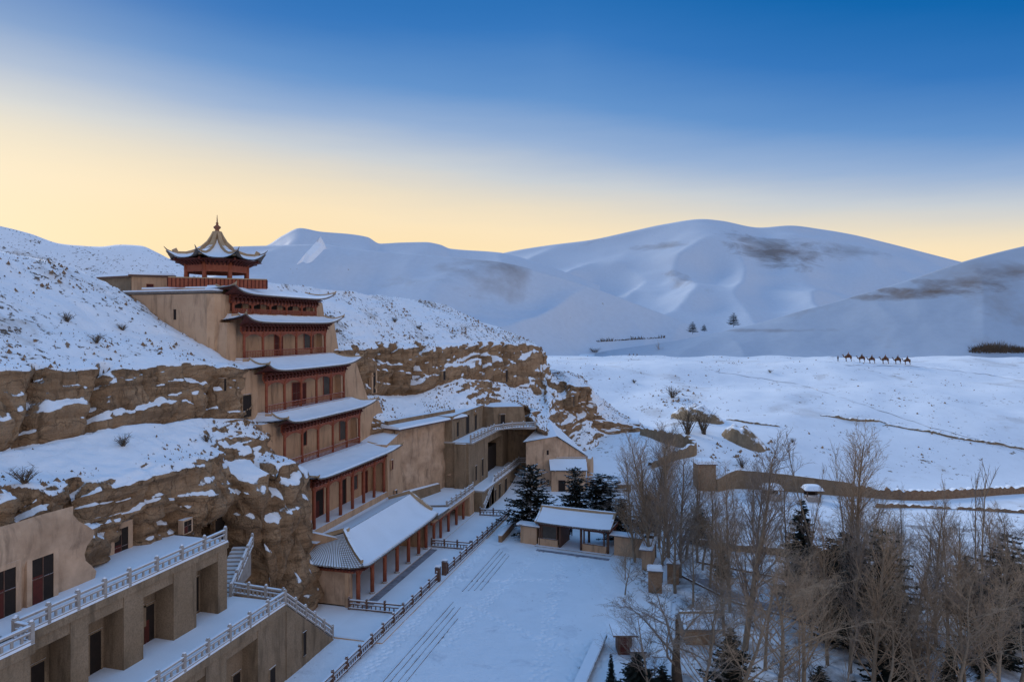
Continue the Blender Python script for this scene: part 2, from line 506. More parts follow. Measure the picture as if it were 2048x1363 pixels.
# ------------------------------------------------------------------ ground
D_K = np.array([-400, 126, 136, 150, 180, 215, 235, 330, 450, 700, 3000])
Z_K = np.array([0, 0, 2.6, 7, 12, 18.3, 18.9, 16.2, 15, 14, 14])
def rise(d):
    d = np.asarray(d, float)
    s = 0
    for o in (-6, -3, 0, 3, 6):
        s = s + np.interp(d + o, D_K, Z_K)
    return s / 5
def ground_z(X, Y):
    X, Y = np.asarray(X, float), np.asarray(Y, float)
    d = -X * SN + Y * CS
    lat = X * CS + Y * SN
    z = rise(d + 5 * pnoise(lat * .02, d * .02, 1.5))
    z = z + np.clip((d - 200) / 30, 0, 1) * np.clip((300 - d) / 40, 0, 1) * fbm(lat, d, 0 * lat, 3, .018) * 1.2
    k = np.clip((d - 132) / 25, 0, 1)
    z = z + k * (fbm(X, Y, 0 * X, 4, .028) * 1.6 + fbm(X, Y, 0 * X + 5, 3, .12) * .28)
    # shallow gully edge of the river terrace crossing the field
    g = lat - (20 + (d - 140) * .9)
    z = z + k * np.clip((200 - d) / 60, 0, 1) * (1.6 * np.tanh(g / 8))
    z = z + (1 - k) * fbm(X, Y, 0 * X, 3, .15) * .05
    return z
def axis(lo, hi, c, fine, w, n):
    t = np.linspace(-1, 1, n)
    s = np.sinh(t * 4.2) / np.sinh(4.2)
    return c + np.where(s < 0, s * (c - lo), s * (hi - c)) * (1 - fine) + t * fine * w
gx = axis(-2600, 2600, 0, .0, 0, 420)
gy = axis(-260, 3200, 120, .0, 0, 460)
GX, GY = np.meshgrid(gx, gy)
ground = np_grid('ground', np.stack([GX, GY, ground_z(GX, GY) - .02], -1), M['snow_field'])

def sheet(name, x0, x1, y0, y1, z, mat, n=60, amp=.03):
    X, Y = np.meshgrid(np.linspace(x0, x1, n), np.linspace(y0, y1, n))
    return np_grid(name, np.stack([X, Y, z + .02 * fbm(X, Y, 0 * X, 3, .4) * amp / .03 + 0 * X], -1), mat)
def plaza_sheet():
    xs_, ys_ = np.linspace(-45, -2.5, 360), np.linspace(20, 92.5, 620)
    X, Y = np.meshgrid(xs_, ys_)
    Z = .09 + .03 * fbm(X, Y, 0 * X, 4, .35) + .012 * fbm(X, Y, 0 * X + 3, 3, 1.6)
    r = random.Random(5)
    trails = [((-8, 60), (-24, 70), .2), ((-12, 52), (-17, 88), .35), ((-20, 89), (-23, 60), .3), ((-6, 70), (-16, 90), .5), ((-27, 76.4), (-14, 80), .3), ((-10, 56), (-6, 84), .4), ((-27.5, 50), (-27.3, 88), .2), ((-5, 62), (-15, 64), .9)]
    for (a_, b_, wv) in trails:
        for rep_ in range(3):
            L = math.dist(a_, b_); n_ = int(L / .62)
            for k in range(n_):
                f = k / n_
                x_ = a_[0] + (b_[0] - a_[0]) * f + wv * 2 * math.sin(f * 5 + rep_ * 2) + r.uniform(-.1, .1) + (.14 if k % 2 else -.14)
                y_ = a_[1] + (b_[1] - a_[1]) * f + wv * math.cos(f * 7 + rep_) + r.uniform(-.1, .1)
                ix, iy = np.searchsorted(xs_, x_), np.searchsorted(ys_, y_)
                sl_ = (slice(max(0, iy - 3), iy + 4), slice(max(0, ix - 3), ix + 4))
                dd = np.exp(-(((X[sl_] - x_) / .13) ** 2 + ((Y[sl_] - y_) / .17) ** 2))
                Z[sl_] = Z[sl_] - .12 * dd
    return np_grid('courtyard', np.stack([X, Y, Z], -1), M['snow_plaza'])
plaza = plaza_sheet()

# ------------------------------------------------------------------ dunes and hills
def dune(name, crest, cd_, foot, fd, mat, back=1.35, nu=220, nv=70, amp=2.0, freq=.01, curve=1.0, mids=None, lo=-1.0, ridge=.0):
    """crest / foot: pixel polylines with a depth each (a number or a function of px)"""
    c = np.array(crest, float); f = np.array(foot, float)
    px = np.linspace(c[0, 0], c[-1, 0], nu)
    # smooth the crest polyline
    cyv = smooth_interp(px, c[:, 0], c[:, 1:2])[:, 0]
    u = (px - px[0]) / (px[-1] - px[0])
    fx = np.interp(u, (f[:, 0] - f[0, 0]) / (f[-1, 0] - f[0, 0]), f[:, 0])
    fyv = smooth_interp(fx, f[:, 0], f[:, 1:2])[:, 0]
    dc = cd_(px) if callable(cd_) else np.full(nu, float(cd_))
    df = fd(fx) if callable(fd) else np.full(nu, float(fd))
    C = np.array([at_d(a, b, d) for a, b, d in zip(px, cyv, dc)])
    Fp = np.array([at_d(a, b, d) for a, b, d in zip(fx, fyv, df)])
    Bk = np.array([W((a - HX) / FPX * d * back, d * back, lo) for a, d in zip(px, dc)])
    gzf = ground_z(Fp[:, 0], Fp[:, 1])
    kr = np.hanning(61); kr /= kr.sum()
    Fp[:, 2] = np.convolve(np.pad(gzf, 30, mode='edge'), kr, 'valid') - 2.5
    rows = []
    for j in range(nv):
        t = j / (nv - 1)
        P = Fp * (1 - t) + C * t
        zt = t ** curve
        P[:, 2] = Fp[:, 2] * (1 - zt) + C[:, 2] * zt
        rows.append((P, math.sin(math.pi * min(1, t)) ** .7 if 0 < t < 1 else 0))
    nb = nv // 3
    for j in range(1, nb + 1):
        t = j / nb
        P = C * (1 - t) + Bk * t
        P[:, 2] = C[:, 2] + (lo - C[:, 2]) * (t ** 1.3)
        rows.append((P, 0))
    out = []
    for P, k in rows:
        P = P.copy()
        if k:
            n = fbm(P[:, 0], P[:, 1], P[:, 2] * 0 + len(name), 4, freq, .45)
            n2 = np.abs(pnoise(P[:, 0] * freq * 1.7, P[:, 1] * freq * .8, P[:, 2] * 0 + 3.3))
            P[:, 2] += k * (amp * n - ridge * n2)
        out.append(P)
    return np_grid(name, np.stack(out, 0), mat)

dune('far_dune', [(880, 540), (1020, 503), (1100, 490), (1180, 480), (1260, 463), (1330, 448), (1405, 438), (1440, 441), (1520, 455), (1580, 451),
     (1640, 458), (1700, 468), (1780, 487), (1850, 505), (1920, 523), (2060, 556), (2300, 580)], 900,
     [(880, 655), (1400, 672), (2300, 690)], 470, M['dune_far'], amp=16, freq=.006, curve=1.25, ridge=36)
dune('peaked_dune', [(300, 545), (400, 515), (530, 492), (565, 471), (600, 456), (640, 463), (700, 468), (735, 474), (760, 487), (800, 485), (850, 484), (880, 489), (900, 497),
     (1000, 505), (1060, 520), (1200, 570)], 700, [(300, 600), (800, 560), (1200, 640)], 440, M['dune_far'], amp=9, freq=.009, ridge=18)
dune('middle_dune', [(240, 545), (320, 522), (345, 515), (380, 504), (440, 494), (540, 491), (640, 488), (700, 497), (800, 506), (900, 514), (1000, 524), (1100, 548), (1200, 580), (1300, 618), (1400, 655)],
     lambda p: 450 - (p - 240) * .05, [(240, 640), (700, 655), (1100, 697), (1400, 697)], lambda p: 250 + (p - 240) * .08, M['dune_far'], amp=7, freq=.012, curve=1.1, ridge=17, nu=300)
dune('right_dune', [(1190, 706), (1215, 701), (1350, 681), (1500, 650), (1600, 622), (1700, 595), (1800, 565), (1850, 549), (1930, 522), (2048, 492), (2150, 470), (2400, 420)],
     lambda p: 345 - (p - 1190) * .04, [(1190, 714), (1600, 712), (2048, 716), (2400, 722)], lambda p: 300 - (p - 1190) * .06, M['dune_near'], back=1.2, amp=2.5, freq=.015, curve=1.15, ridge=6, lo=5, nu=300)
dune('left_hill', [(-500, 380), (-150, 425), (0, 452), (60, 467), (120, 487), (160, 491), (200, 493), (240, 489), (280, 491), (315, 505), (345, 521), (420, 556), (520, 600), (640, 650)],
     lambda p: 175 + (p + 500) * .02, [(-500, 560), (0, 520), (200, 560), (400, 600), (640, 640)], lambda p: 112 + 0 * p, M['snow_slope'], back=1.5, amp=2.2, freq=.03, ridge=2.5, lo=10)
from mathutils.bvhtree import BVHTree
_bv = {}
def ob_hit(ob, px, py):
    if ob.name not in _bv:
        me = ob.data
        _bv[ob.name] = BVHTree.FromPolygons([v.co[:] for v in me.vertices], [p.vertices[:] for p in me.polygons])
    o_ = Vector((0, 0, CH)); d_ = (Vector(at_d(px, py, 1.0)) - o_).normalized()
    h_ = _bv[ob.name].ray_cast(o_, d_)
    return h_[0]
def blob(mat, c, yaw, sx_, sy_, sz_, col, k=1.0, nscale=.05, nst=(1, 1, 1)):
    """bare sand blown free of snow, with an outline of its own"""
    t = mat.node_tree; b = t.nodes['Principled BSDF']
    old = b.inputs['Base Color'].links[0].from_socket
    g = N(t, 'ShaderNodeNewGeometry')
    sb = N(t, 'ShaderNodeVectorMath', operation='SUBTRACT'); t.links.new(g.outputs['Position'], sb.inputs[0]); sb.inputs[1].default_value = c
    m1 = N(t, 'ShaderNodeMapping'); m1.inputs['Rotation'].default_value = (0, 0, -yaw); t.links.new(sb.outputs[0], m1.inputs[0])
    m2 = N(t, 'ShaderNodeMapping'); m2.inputs['Scale'].default_value = (1 / sx_, 1 / sy_, 1 / sz_); t.links.new(m1.outputs[0], m2.inputs[0])
    ln = N(t, 'ShaderNodeVectorMath', operation='LENGTH'); t.links.new(m2.outputs[0], ln.inputs[0])
    m3 = N(t, 'ShaderNodeMapping'); m3.inputs['Scale'].default_value = nst; t.links.new(m1.outputs[0], m3.inputs[0])
    ns = NOISE(t, m3.outputs[0], nscale, 8, .65, .5)
    f = MATH(t, 'ADD', MATH(t, 'SUBTRACT', 1.0, ln.outputs['Value']), MATH(t, 'MULTIPLY', MATH(t, 'SUBTRACT', ns, .5), 3.2))
    fr_ = RAMP(t, f, [(.05, (0,) * 3), (.45, (k * .45,) * 3), (1.0, (k,) * 3)])
    t.links.new(MIX(t, fr_, old, col), b.inputs['Base Color'])
far_d, right_d, mid_d = bpy.data.objects['far_dune'], bpy.data.objects['right_dune'], bpy.data.objects['middle_dune']
SAND = (.17, .125, .10)
for px, py, sx_, sy_, sz_, k in ((1545, 498, 70, 110, 40, .85), (1700, 500, 60, 60, 14, .4), (1330, 490, 40, 40, 7, .5)):
    h_ = ob_hit(far_d, px, py)
    if h_: blob(M['dune_far'], tuple(h_), R(15), sx_, sy_, sz_, SAND, k, .02, (1, .4, 3))
for px, py, sx_, sy_, sz_, k in ((1860, 580, 22, 40, 3.2, .95), (1800, 592, 22, 30, 2.0, .8), (1930, 562, 18, 40, 3, .7), (2030, 540, 12, 40, 4, .6), (1540, 660, 25, 30, 1.0, .5)):
    h_ = ob_hit(right_d, px, py)
    if h_: blob(M['dune_near'], tuple(h_), R(15), sx_, sy_, sz_, SAND, k, .06, (1, .4, 3))
# sharp arete on the middle dune, its sunlit streak put in as paler snow
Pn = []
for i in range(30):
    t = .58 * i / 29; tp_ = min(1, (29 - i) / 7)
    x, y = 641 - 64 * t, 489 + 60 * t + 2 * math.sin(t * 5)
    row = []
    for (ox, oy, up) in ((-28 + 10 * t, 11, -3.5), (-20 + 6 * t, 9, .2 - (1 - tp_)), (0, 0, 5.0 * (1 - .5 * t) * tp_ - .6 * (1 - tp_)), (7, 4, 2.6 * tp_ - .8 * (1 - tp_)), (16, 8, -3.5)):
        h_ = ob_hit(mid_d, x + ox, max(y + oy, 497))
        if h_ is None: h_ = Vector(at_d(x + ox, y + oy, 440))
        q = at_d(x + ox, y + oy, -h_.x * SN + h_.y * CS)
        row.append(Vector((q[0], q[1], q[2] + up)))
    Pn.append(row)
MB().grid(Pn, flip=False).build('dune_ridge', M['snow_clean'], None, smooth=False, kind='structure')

# ------------------------------------------------------------------ cliff (one lofted rock mass, ledge over ledge)
def X_(px, py, X): return at_X(px, py, X)
def st(Y, rows): return [(x, Y, z) for x, z in rows]
stations = [
 # A foot       B            C             D             E             F lip          G back         H top          I              J edge        K back
 st(10, [(-41.5, 12), (-41.5, 14), (-42, 16), (-42.6, 17.5), (-43.3, 19), (-44.5, 20), (-50.5, 21.2), (-52.0, 26.6), (-60, 31), (-78, 41), (-130, 44)]),
 st(30, [(-42, 12), (-42, 14), (-42.2, 16), (-42.6, 17.5), (-43.3, 19), (-44.5, 19.8), (-50.5, 21.0), (-52.0, 26.6), (-60, 31), (-78, 40.5), (-130, 44)]),
 st(40, [(-42.6, 12), (-42.6, 14), (-42.4, 15.6), (-42.8, 16.8), (-43.2, 18), (-44.6, 19), (-50, 20.8), (-52.3, 26.6), (-60, 30.6), (-76, 39.8), (-125, 42)]),
 st(48, [(-42.8, 12), (-42.8, 14), (-42.5, 15.3), (-42.8, 16.4), (-43.2, 17.6), (-44.3, 18.5), (-49.5, 21.0), (-51.8, 26.3), (-59.5, 30), (-74, 39), (-120, 40)]),
 st(52, [(-43.6, 8), (-43.4, 11.4), (-41.8, 12.8), (-42.2, 15.2), (-43.0, 17.2), (-44.2, 18.4), (-49.2, 21.2), (-51.4, 26.2), (-59, 29.8), (-73, 38.8), (-120, 40)]),
 st(55.4, [(-46.0, 6), (-46.6, 11.2), (-42.6, 12.9), (-42.4, 15.0), (-43.2, 17.0), (-44.3, 18.2), (-48.8, 21.0), (-51.2, 26.2), (-58.5, 29.6), (-72, 38.6), (-118, 40)]),
 st(57.0, [(-45.5, 5), (-45.5, 10.5), (-43.0, 13.0), (-43.2, 15.2), (-44.2, 17.0), (-45.0, 18.1), (-48.6, 20.9), (-51.2, 26.1), (-58.3, 29.5), (-71.5, 38.2), (-118, 40)]),
 st(58.2, [(-39.6, 0), (-40.0, 6), (-40.8, 11), (-42.0, 15.0), (-45.2, 16.4), (-45.8, 17.9), (-48.8, 20.8), (-51.2, 26.1), (-58, 29.4), (-71, 38), (-118, 40)]),
 st(62, [(-38.6, 0), (-39.0, 7), (-39.8, 12), (-41.2, 15.7), (-44.9, 16.2), (-45.6, 17.8), (-48.4, 20.4), (-50.4, 25.8), (-57.5, 29.4), (-69.5, 37.2), (-115, 39)]),
 st(65.3, [(-39.0, 0), (-39.4, 7), (-40.2, 12), (-41.6, 15.2), (-44.6, 16.2), (-45.2, 17.8), (-47.7, 19.8), (-49.2, 25.4), (-57, 29.2), (-67.5, 35.5), (-112, 38)]),
 st(68.6, [(-43, 0), (-43.3, 7), (-44, 12), (-45, 14), (-46, 15.5), (-46.8, 17.3), (-48.8, 19.6), (-50.4, 25.2), (-57, 28.6), (-65.5, 33.4), (-110, 37)]),
 st(74, [(-60, 0), (-60, 7), (-60, 12), (-60, 14), (-60, 15.5), (-60, 17.3), (-60, 20.0), (-60.5, 25.6), (-61, 28.6), (-62, 32.5), (-105, 36)]),
 st(86, [(-60, 0), (-60, 7), (-60, 12), (-60, 14), (-60, 15.5), (-60, 17.3), (-60, 20.0), (-60.5, 25.6), (-61, 30.5), (-62, 34.0), (-105, 35)]),
 st(92, [(-47, 0), (-47, 7), (-47, 12), (-47, 14), (-47, 15), (-47.2, 16.6), (-50.5, 19.5), (-51.2, 26.4), (-56, 30), (-63, 37), (-105, 37)]),
]
def stp(A, F, G, H, I, J, K):
    A, F = Vector(A), Vector(F)
    return [A, A.lerp(F, .35), A.lerp(F, .65), A.lerp(F, .8), A.lerp(F, .92), F, G, H, I, J, K]
def mid(a, b, t=.5): return tuple(Vector(a).lerp(Vector(b), t))
def kk(J, dz=-6): return (J[0] - 30, J[1] + 30, J[2] + dz)
def add_px(A, F, G, H, J, sag=.5):
    I = mid(H, J, .45)
    stations.append(stp(A, F, G, H, (I[0], I[1], I[2] + sag), J, kk(J)))
add_px((-45, 97, 0), X_(800, 853, -43.2), X_(756, 792, -49.5), X_(748, 702, -50.2), X_(700, 582, -61))
add_px((-43.5, 103, 0), X_(860, 838, -41.8), X_(830, 792, -47), X_(830, 697, -47.8), X_(770, 592, -60))
add_px((-42, 110, 0), X_(930, 818, -39.6), X_(885, 772, -44.5), X_(890, 695, -45.5), X_(840, 600, -58))
add_px((-40.5, 116, 0), X_(965, 812, -38.9), X_(925, 760, -42.5), X_(935, 693, -43.5), X_(890, 609, -54))
add_px((-39.5, 124, 0), X_(1000, 812, -37.0), X_(975, 762, -40), X_(985, 690, -41), X_(940, 632, -49))
add_px((-36, 132, 0), X_(1050, 812, -32.0), X_(1030, 775, -36.5), X_(1040, 688, -37.5), X_(1000, 656, -44))
add_px((-31, 138, 0), X_(1075, 850, -28.5), X_(1085, 792, -32.0), X_(1088, 700, -33.0), X_(1050, 684, -40))
add_px((-27.5, 139, 0), X_(1095, 872, -26.5), X_(1100, 792, -29.5), X_(1102, 752, -31.5), X_(1090, 735, -38))
add_px(at_z(1160, 930, 1), at_d(1128, 897, 141), at_d(1150, 838, 148), at_d(1150, 772, 149), at_d(1128, 742, 157))
add_px(at_z(1205, 932, 1), at_d(1180, 905, 143), at_d(1182, 840, 150), at_d(1180, 775, 151), at_d(1160, 750, 159))
add_px(at_z(1225, 930, 1), at_d(1205, 910, 145), at_d(1200, 862, 152), at_d(1195, 826, 153), at_d(1190, 785, 161))
add_px(at_z(1260, 925, 1.5), at_d(1250, 905, 148), at_d(1250, 878, 154), at_d(1245, 852, 155), at_d(1235, 820, 163))
add_px(at_z(1290, 915, 2), at_d(1285, 899, 151), at_d(1285, 883, 156), at_d(1282, 858, 157), at_d(1264, 838, 165))
add_px(at_z(1320, 905, 2), at_d(1312, 897, 153), at_d(1308, 889, 157), at_d(1305, 880, 158), at_d(1290, 855, 166))
for s_i in range(len(stations) - 6, len(stations)):
    r0 = [Vector(v) for v in stations[s_i]]
    out_ = Vector((.3, -.95, 0)) * 1.0
    a_ = r0[0] + out_; a_.z = float(ground_z(a_.x, a_.y)) - 2.5
    f_ = r0[5]
    stations[s_i] = [a_, a_.lerp(f_, .35), a_.lerp(f_, .65), a_.lerp(f_, .8), a_.lerp(f_, .92)] + r0[5:]
stn = [[tuple(p) for p in s] for s in stations]
# arc-length-like parameter along the cliff
us = [0.0]
for a, b in zip(stn[:-1], stn[1:]):
    us.append(us[-1] + max(.6, .5 * (Vector(a[5]) - Vector(b[5])).length + .5 * (Vector(a[7]) - Vector(b[7])).length))
P = loft(stn, 900, [10, 8, 8, 8, 6, 22, 22, 18, 20, 10], us=us)
# displacement: strata, cracks, lumps
du = np.gradient(P, axis=0); dv = np.gradient(P, axis=1)
nrm = np.cross(du, dv); nrm /= np.linalg.norm(nrm, axis=2)[..., None] + 1e-9
if nrm[100, 10, 0] < 0: nrm = -nrm
steep = np.clip(1.15 - np.abs(nrm[..., 2]) * 1.25, 0, 1)
x, y, z = P[..., 0], P[..., 1], P[..., 2]
zz = z + fbm(x, y, z * 0, 3, .06) * 2.2
strat = fbm(x * .08, y * .08, zz * 1.0, 4, .55, .62)
strat = np.tanh(strat * 3.2) * .5
lump = fbm(x, y, z * .6, 5, .16, .5)
blk_ = np.round(fbm(x * .8 + 3, y * .8, z * 1.2, 2, .22) * 5) / 5
crack = -np.clip(.10 - np.abs(pnoise(x * .35, y * .35 + 9, z * .07)), 0, 1) * 8
fine = fbm(x, y, z * 2, 4, .9, .55)
gam = np.zeros_like(z)
cF, cG, cH = 40, 62, 84
jj = np.arange(P.shape[1])[None, :] + 0 * z
und = np.exp(-np.clip(jj - cG, 0, 99) / 2.6) * (jj >= cG - 1)
mod = np.clip(.75 + 1.2 * pnoise(x * .12, y * .12, 7.0), .1, 1.6)
gam -= und * 1.5 * mod
top = np.exp(-np.abs(jj - cH + 1) / 4.0) * .35 + np.exp(-np.abs(jj - (cF - 3)) / 4.0) * .35
gam += top
butt = pnoise(x * .13 + z * .05, y * .13 - z * .07, 2.0 + 0 * z)
gul = -np.clip(.16 - np.abs(butt), 0, 1) * 13 * (1 - .5 * und)
x0c = np.abs(y - 69) < 7
gul = np.where(x0c, gul * .3, gul)
face_ = ((jj > cG) & (jj < cH + 3)) | (jj < cF)
disp = face_ * gam + face_ * gul * .8 + steep * (strat * .9 + blk_ * .55 + lump * .75 + crack * .9 + fine * .2) + (1 - steep) * (lump * .35 + fine * .10)
# dune-like slopes above the cliff stay smoother
P = P + nrm * disp[..., None]
cliff = np_grid('cliff', P, M['cliff'])
tri = np.zeros((P.shape[0] - 1, P.shape[1] - 1), int)
# snow lies on the upper slopes with grass and stones poking through
cliff.data.materials.append(M['snow_slope'])
ncol = P.shape[1]
fr = 10 + 8 + 8 + 8 + 6
ids = np.zeros((P.shape[0] - 1, ncol - 1), np.int32)
ids[:, fr + 22 + 22 + 5:] = 1
cliff.data.polygons.foreach_set('material_index', ids.reshape(-1))

# ================================================================== buildings
def rot2(x, y, a): return (x * math.cos(a) - y * math.sin(a), x * math.sin(a) + y * math.cos(a))

# ---- balustrades
def _post_mesh(name, w, h, mat, cap=True):
    b = MB()
    b.box(-w/2, w/2, -w/2, w/2, 0, h)
    b.box(-w*.56, w*.56, -w*.56, w*.56, h, h + .05)
    b.hexa([(-w*.5, -w*.5, h+.07), (w*.5, -w*.5, h+.07), (w*.5, w*.5, h+.07), (-w*.5, w*.5, h+.07)],
           [(-w*.3, -w*.3, h+.17), (w*.3, -w*.3, h+.17), (w*.3, w*.3, h+.17), (-w*.3, w*.3, h+.17)])
    return b.mesh(name, mat)
def _cap_mesh():
    b = MB()
    b.hexa([(-.15, -.15, 0), (.15, -.15, 0), (.15, .15, 0), (-.15, .15, 0)], [(-.07, -.08, .12), (.08, -.07, .1), (.07, .08, .12), (-.08, .07, .11)])
    return b.mesh('snow_cap', M['roof_snow'])
POST = _post_mesh('post', .22, 1.1, M['concrete'])
POSTW = _post_mesh('post', .2, 1.15, M['dark_wood'])
CAPM = _cap_mesh()
BAL = MB().box(-.07, .07, -.045, .045, 0, .42).mesh('baluster', M['concrete'])
BALW = MB().box(-.05, .05, -.035, .035, 0, .42).mesh('baluster', M['dark_wood'])
def balustrade(name, label, pts, spacing=2.2, nb=3, wood=False, group=None, base=0.0, cat='balustrade', gate=()):
    """posts, two rails, a foot rail, short balusters; snow on the rails"""
    t = thing(name, label, cat, pts[0], 0, group)
    pm, bm = (POSTW, BALW) if wood else (POST, BAL)
    rm = M['dark_wood'] if wood else M['concrete']
    first = True
    for a, b in zip(pts[:-1], pts[1:]):
        a, b = Vector(a), Vector(b)
        L = (b - a).length
        n = max(1, round(L / spacing))
        ang = math.atan2(b.y - a.y, b.x - a.x)
        for i in range(n + 1):
            if i == 0 and not first: continue
            p = a.lerp(b, i / n)
            inst(pm, 'post', t, p, ang)
            if rng.rand() < .8: inst(CAPM, 'snow_cap', t, p + Vector((0, 0, 1.26)), ang + rng.rand(), (.62, .62, .5 + rng.rand() * .4))
        first = False
        for h, w_, hh, nm in ((.96, .16, .13, 'top_rail'), (.62, .10, .10, 'middle_rail'), (.14, .18, .12, 'foot_rail')):
            m = MB().beam(a + Vector((0, 0, h)), b + Vector((0, 0, h)), w_, hh)
            m.build(nm, rm, t)
        sn = MB()
        for h, w_, th in ((1.035, .17, .05), (.675, .11, .03), (.21, .2, .04)):
            sn.beam(a + Vector((0, 0, h + th / 2 - .004)), b + Vector((0, 0, h + th / 2 - .004)), w_ + .02, th)
        sn.build('rail_snow', M['roof_snow'], t)
        for i in range(n):
            for k in range(nb):
                p = a.lerp(b, (i + (k + 1) / (nb + 1)) / n)
                inst(bm, 'baluster', t, p + Vector((0, 0, .18)), ang)
    return t

# ---- openings: a frame proud of the wall with a flat, shade-dark recess and a door leaf, on a wall that faces +X (or any yaw)
def opening(parent, name, p, yaw, w, h, depth=.5, frame=.18, leaf=None, framemat=None, proud=.06, arch=False, inmat=None, label=None, cross=False):
    """p: bottom centre on the wall face; yaw: direction the wall faces (0 = +X)"""
    fm = framemat or M['plaster']
    c, s = math.cos(yaw), math.sin(yaw)
    def T(u, v, z): return (p[0] + u * c - v * s, p[1] + u * s + v * c, p[2] + z)
    def bx(m, u0, u1, v0, v1, z0, z1):
        m.hexa([T(u0, v0, z0), T(u1, v0, z0), T(u1, v1, z0), T(u0, v1, z0)], [T(u0, v0, z1), T(u1, v0, z1), T(u1, v1, z1), T(u0, v1, z1)])
    f = MB()
    bx(f, -depth, proud, -w/2 - frame, -w/2, 0, h + frame)
    bx(f, -depth, proud, w/2, w/2 + frame, 0, h + frame)
    bx(f, -depth, proud, -w/2, w/2, h, h + frame)
    bx(f, -depth, proud * .8, -w/2, w/2, -.06, .03)
    fr = f.build(name, fm, parent)
    if label: fr['label'] = label
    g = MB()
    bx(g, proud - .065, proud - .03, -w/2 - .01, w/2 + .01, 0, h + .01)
    o = g.build('infill_panel', inmat or M['dark'], parent)  # flat panel at the wall face; by default its dark colour paints interior shade
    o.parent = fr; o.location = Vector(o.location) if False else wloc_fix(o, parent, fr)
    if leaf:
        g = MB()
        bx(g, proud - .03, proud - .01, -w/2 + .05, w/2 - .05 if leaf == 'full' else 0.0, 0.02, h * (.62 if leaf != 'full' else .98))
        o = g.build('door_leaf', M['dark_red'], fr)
    if cross:
        g = MB()
        bx(g, proud - .03, proud, -.03, .03, 0, h)
        bx(g, proud - .03, proud, -w/2, w/2, h*.55, h*.55 + .06)
        g.build('muntin', M['dark_wood'], fr)
    return fr
def wloc_fix(o, old, new):
    d = wloc(new) - wloc(old)
    return -d if False else Vector((0, 0, 0)) - d + Vector(o.location)

# ------------------------------------------------------------------ nine-storey tower
T = thing('temple_tower', 'tall stepped red and tan cave temple with snowy roofs and pointed spire against the cliff', 'temple', (-50, 69, 0))
Y0, Y1 = 69.0, 87.6
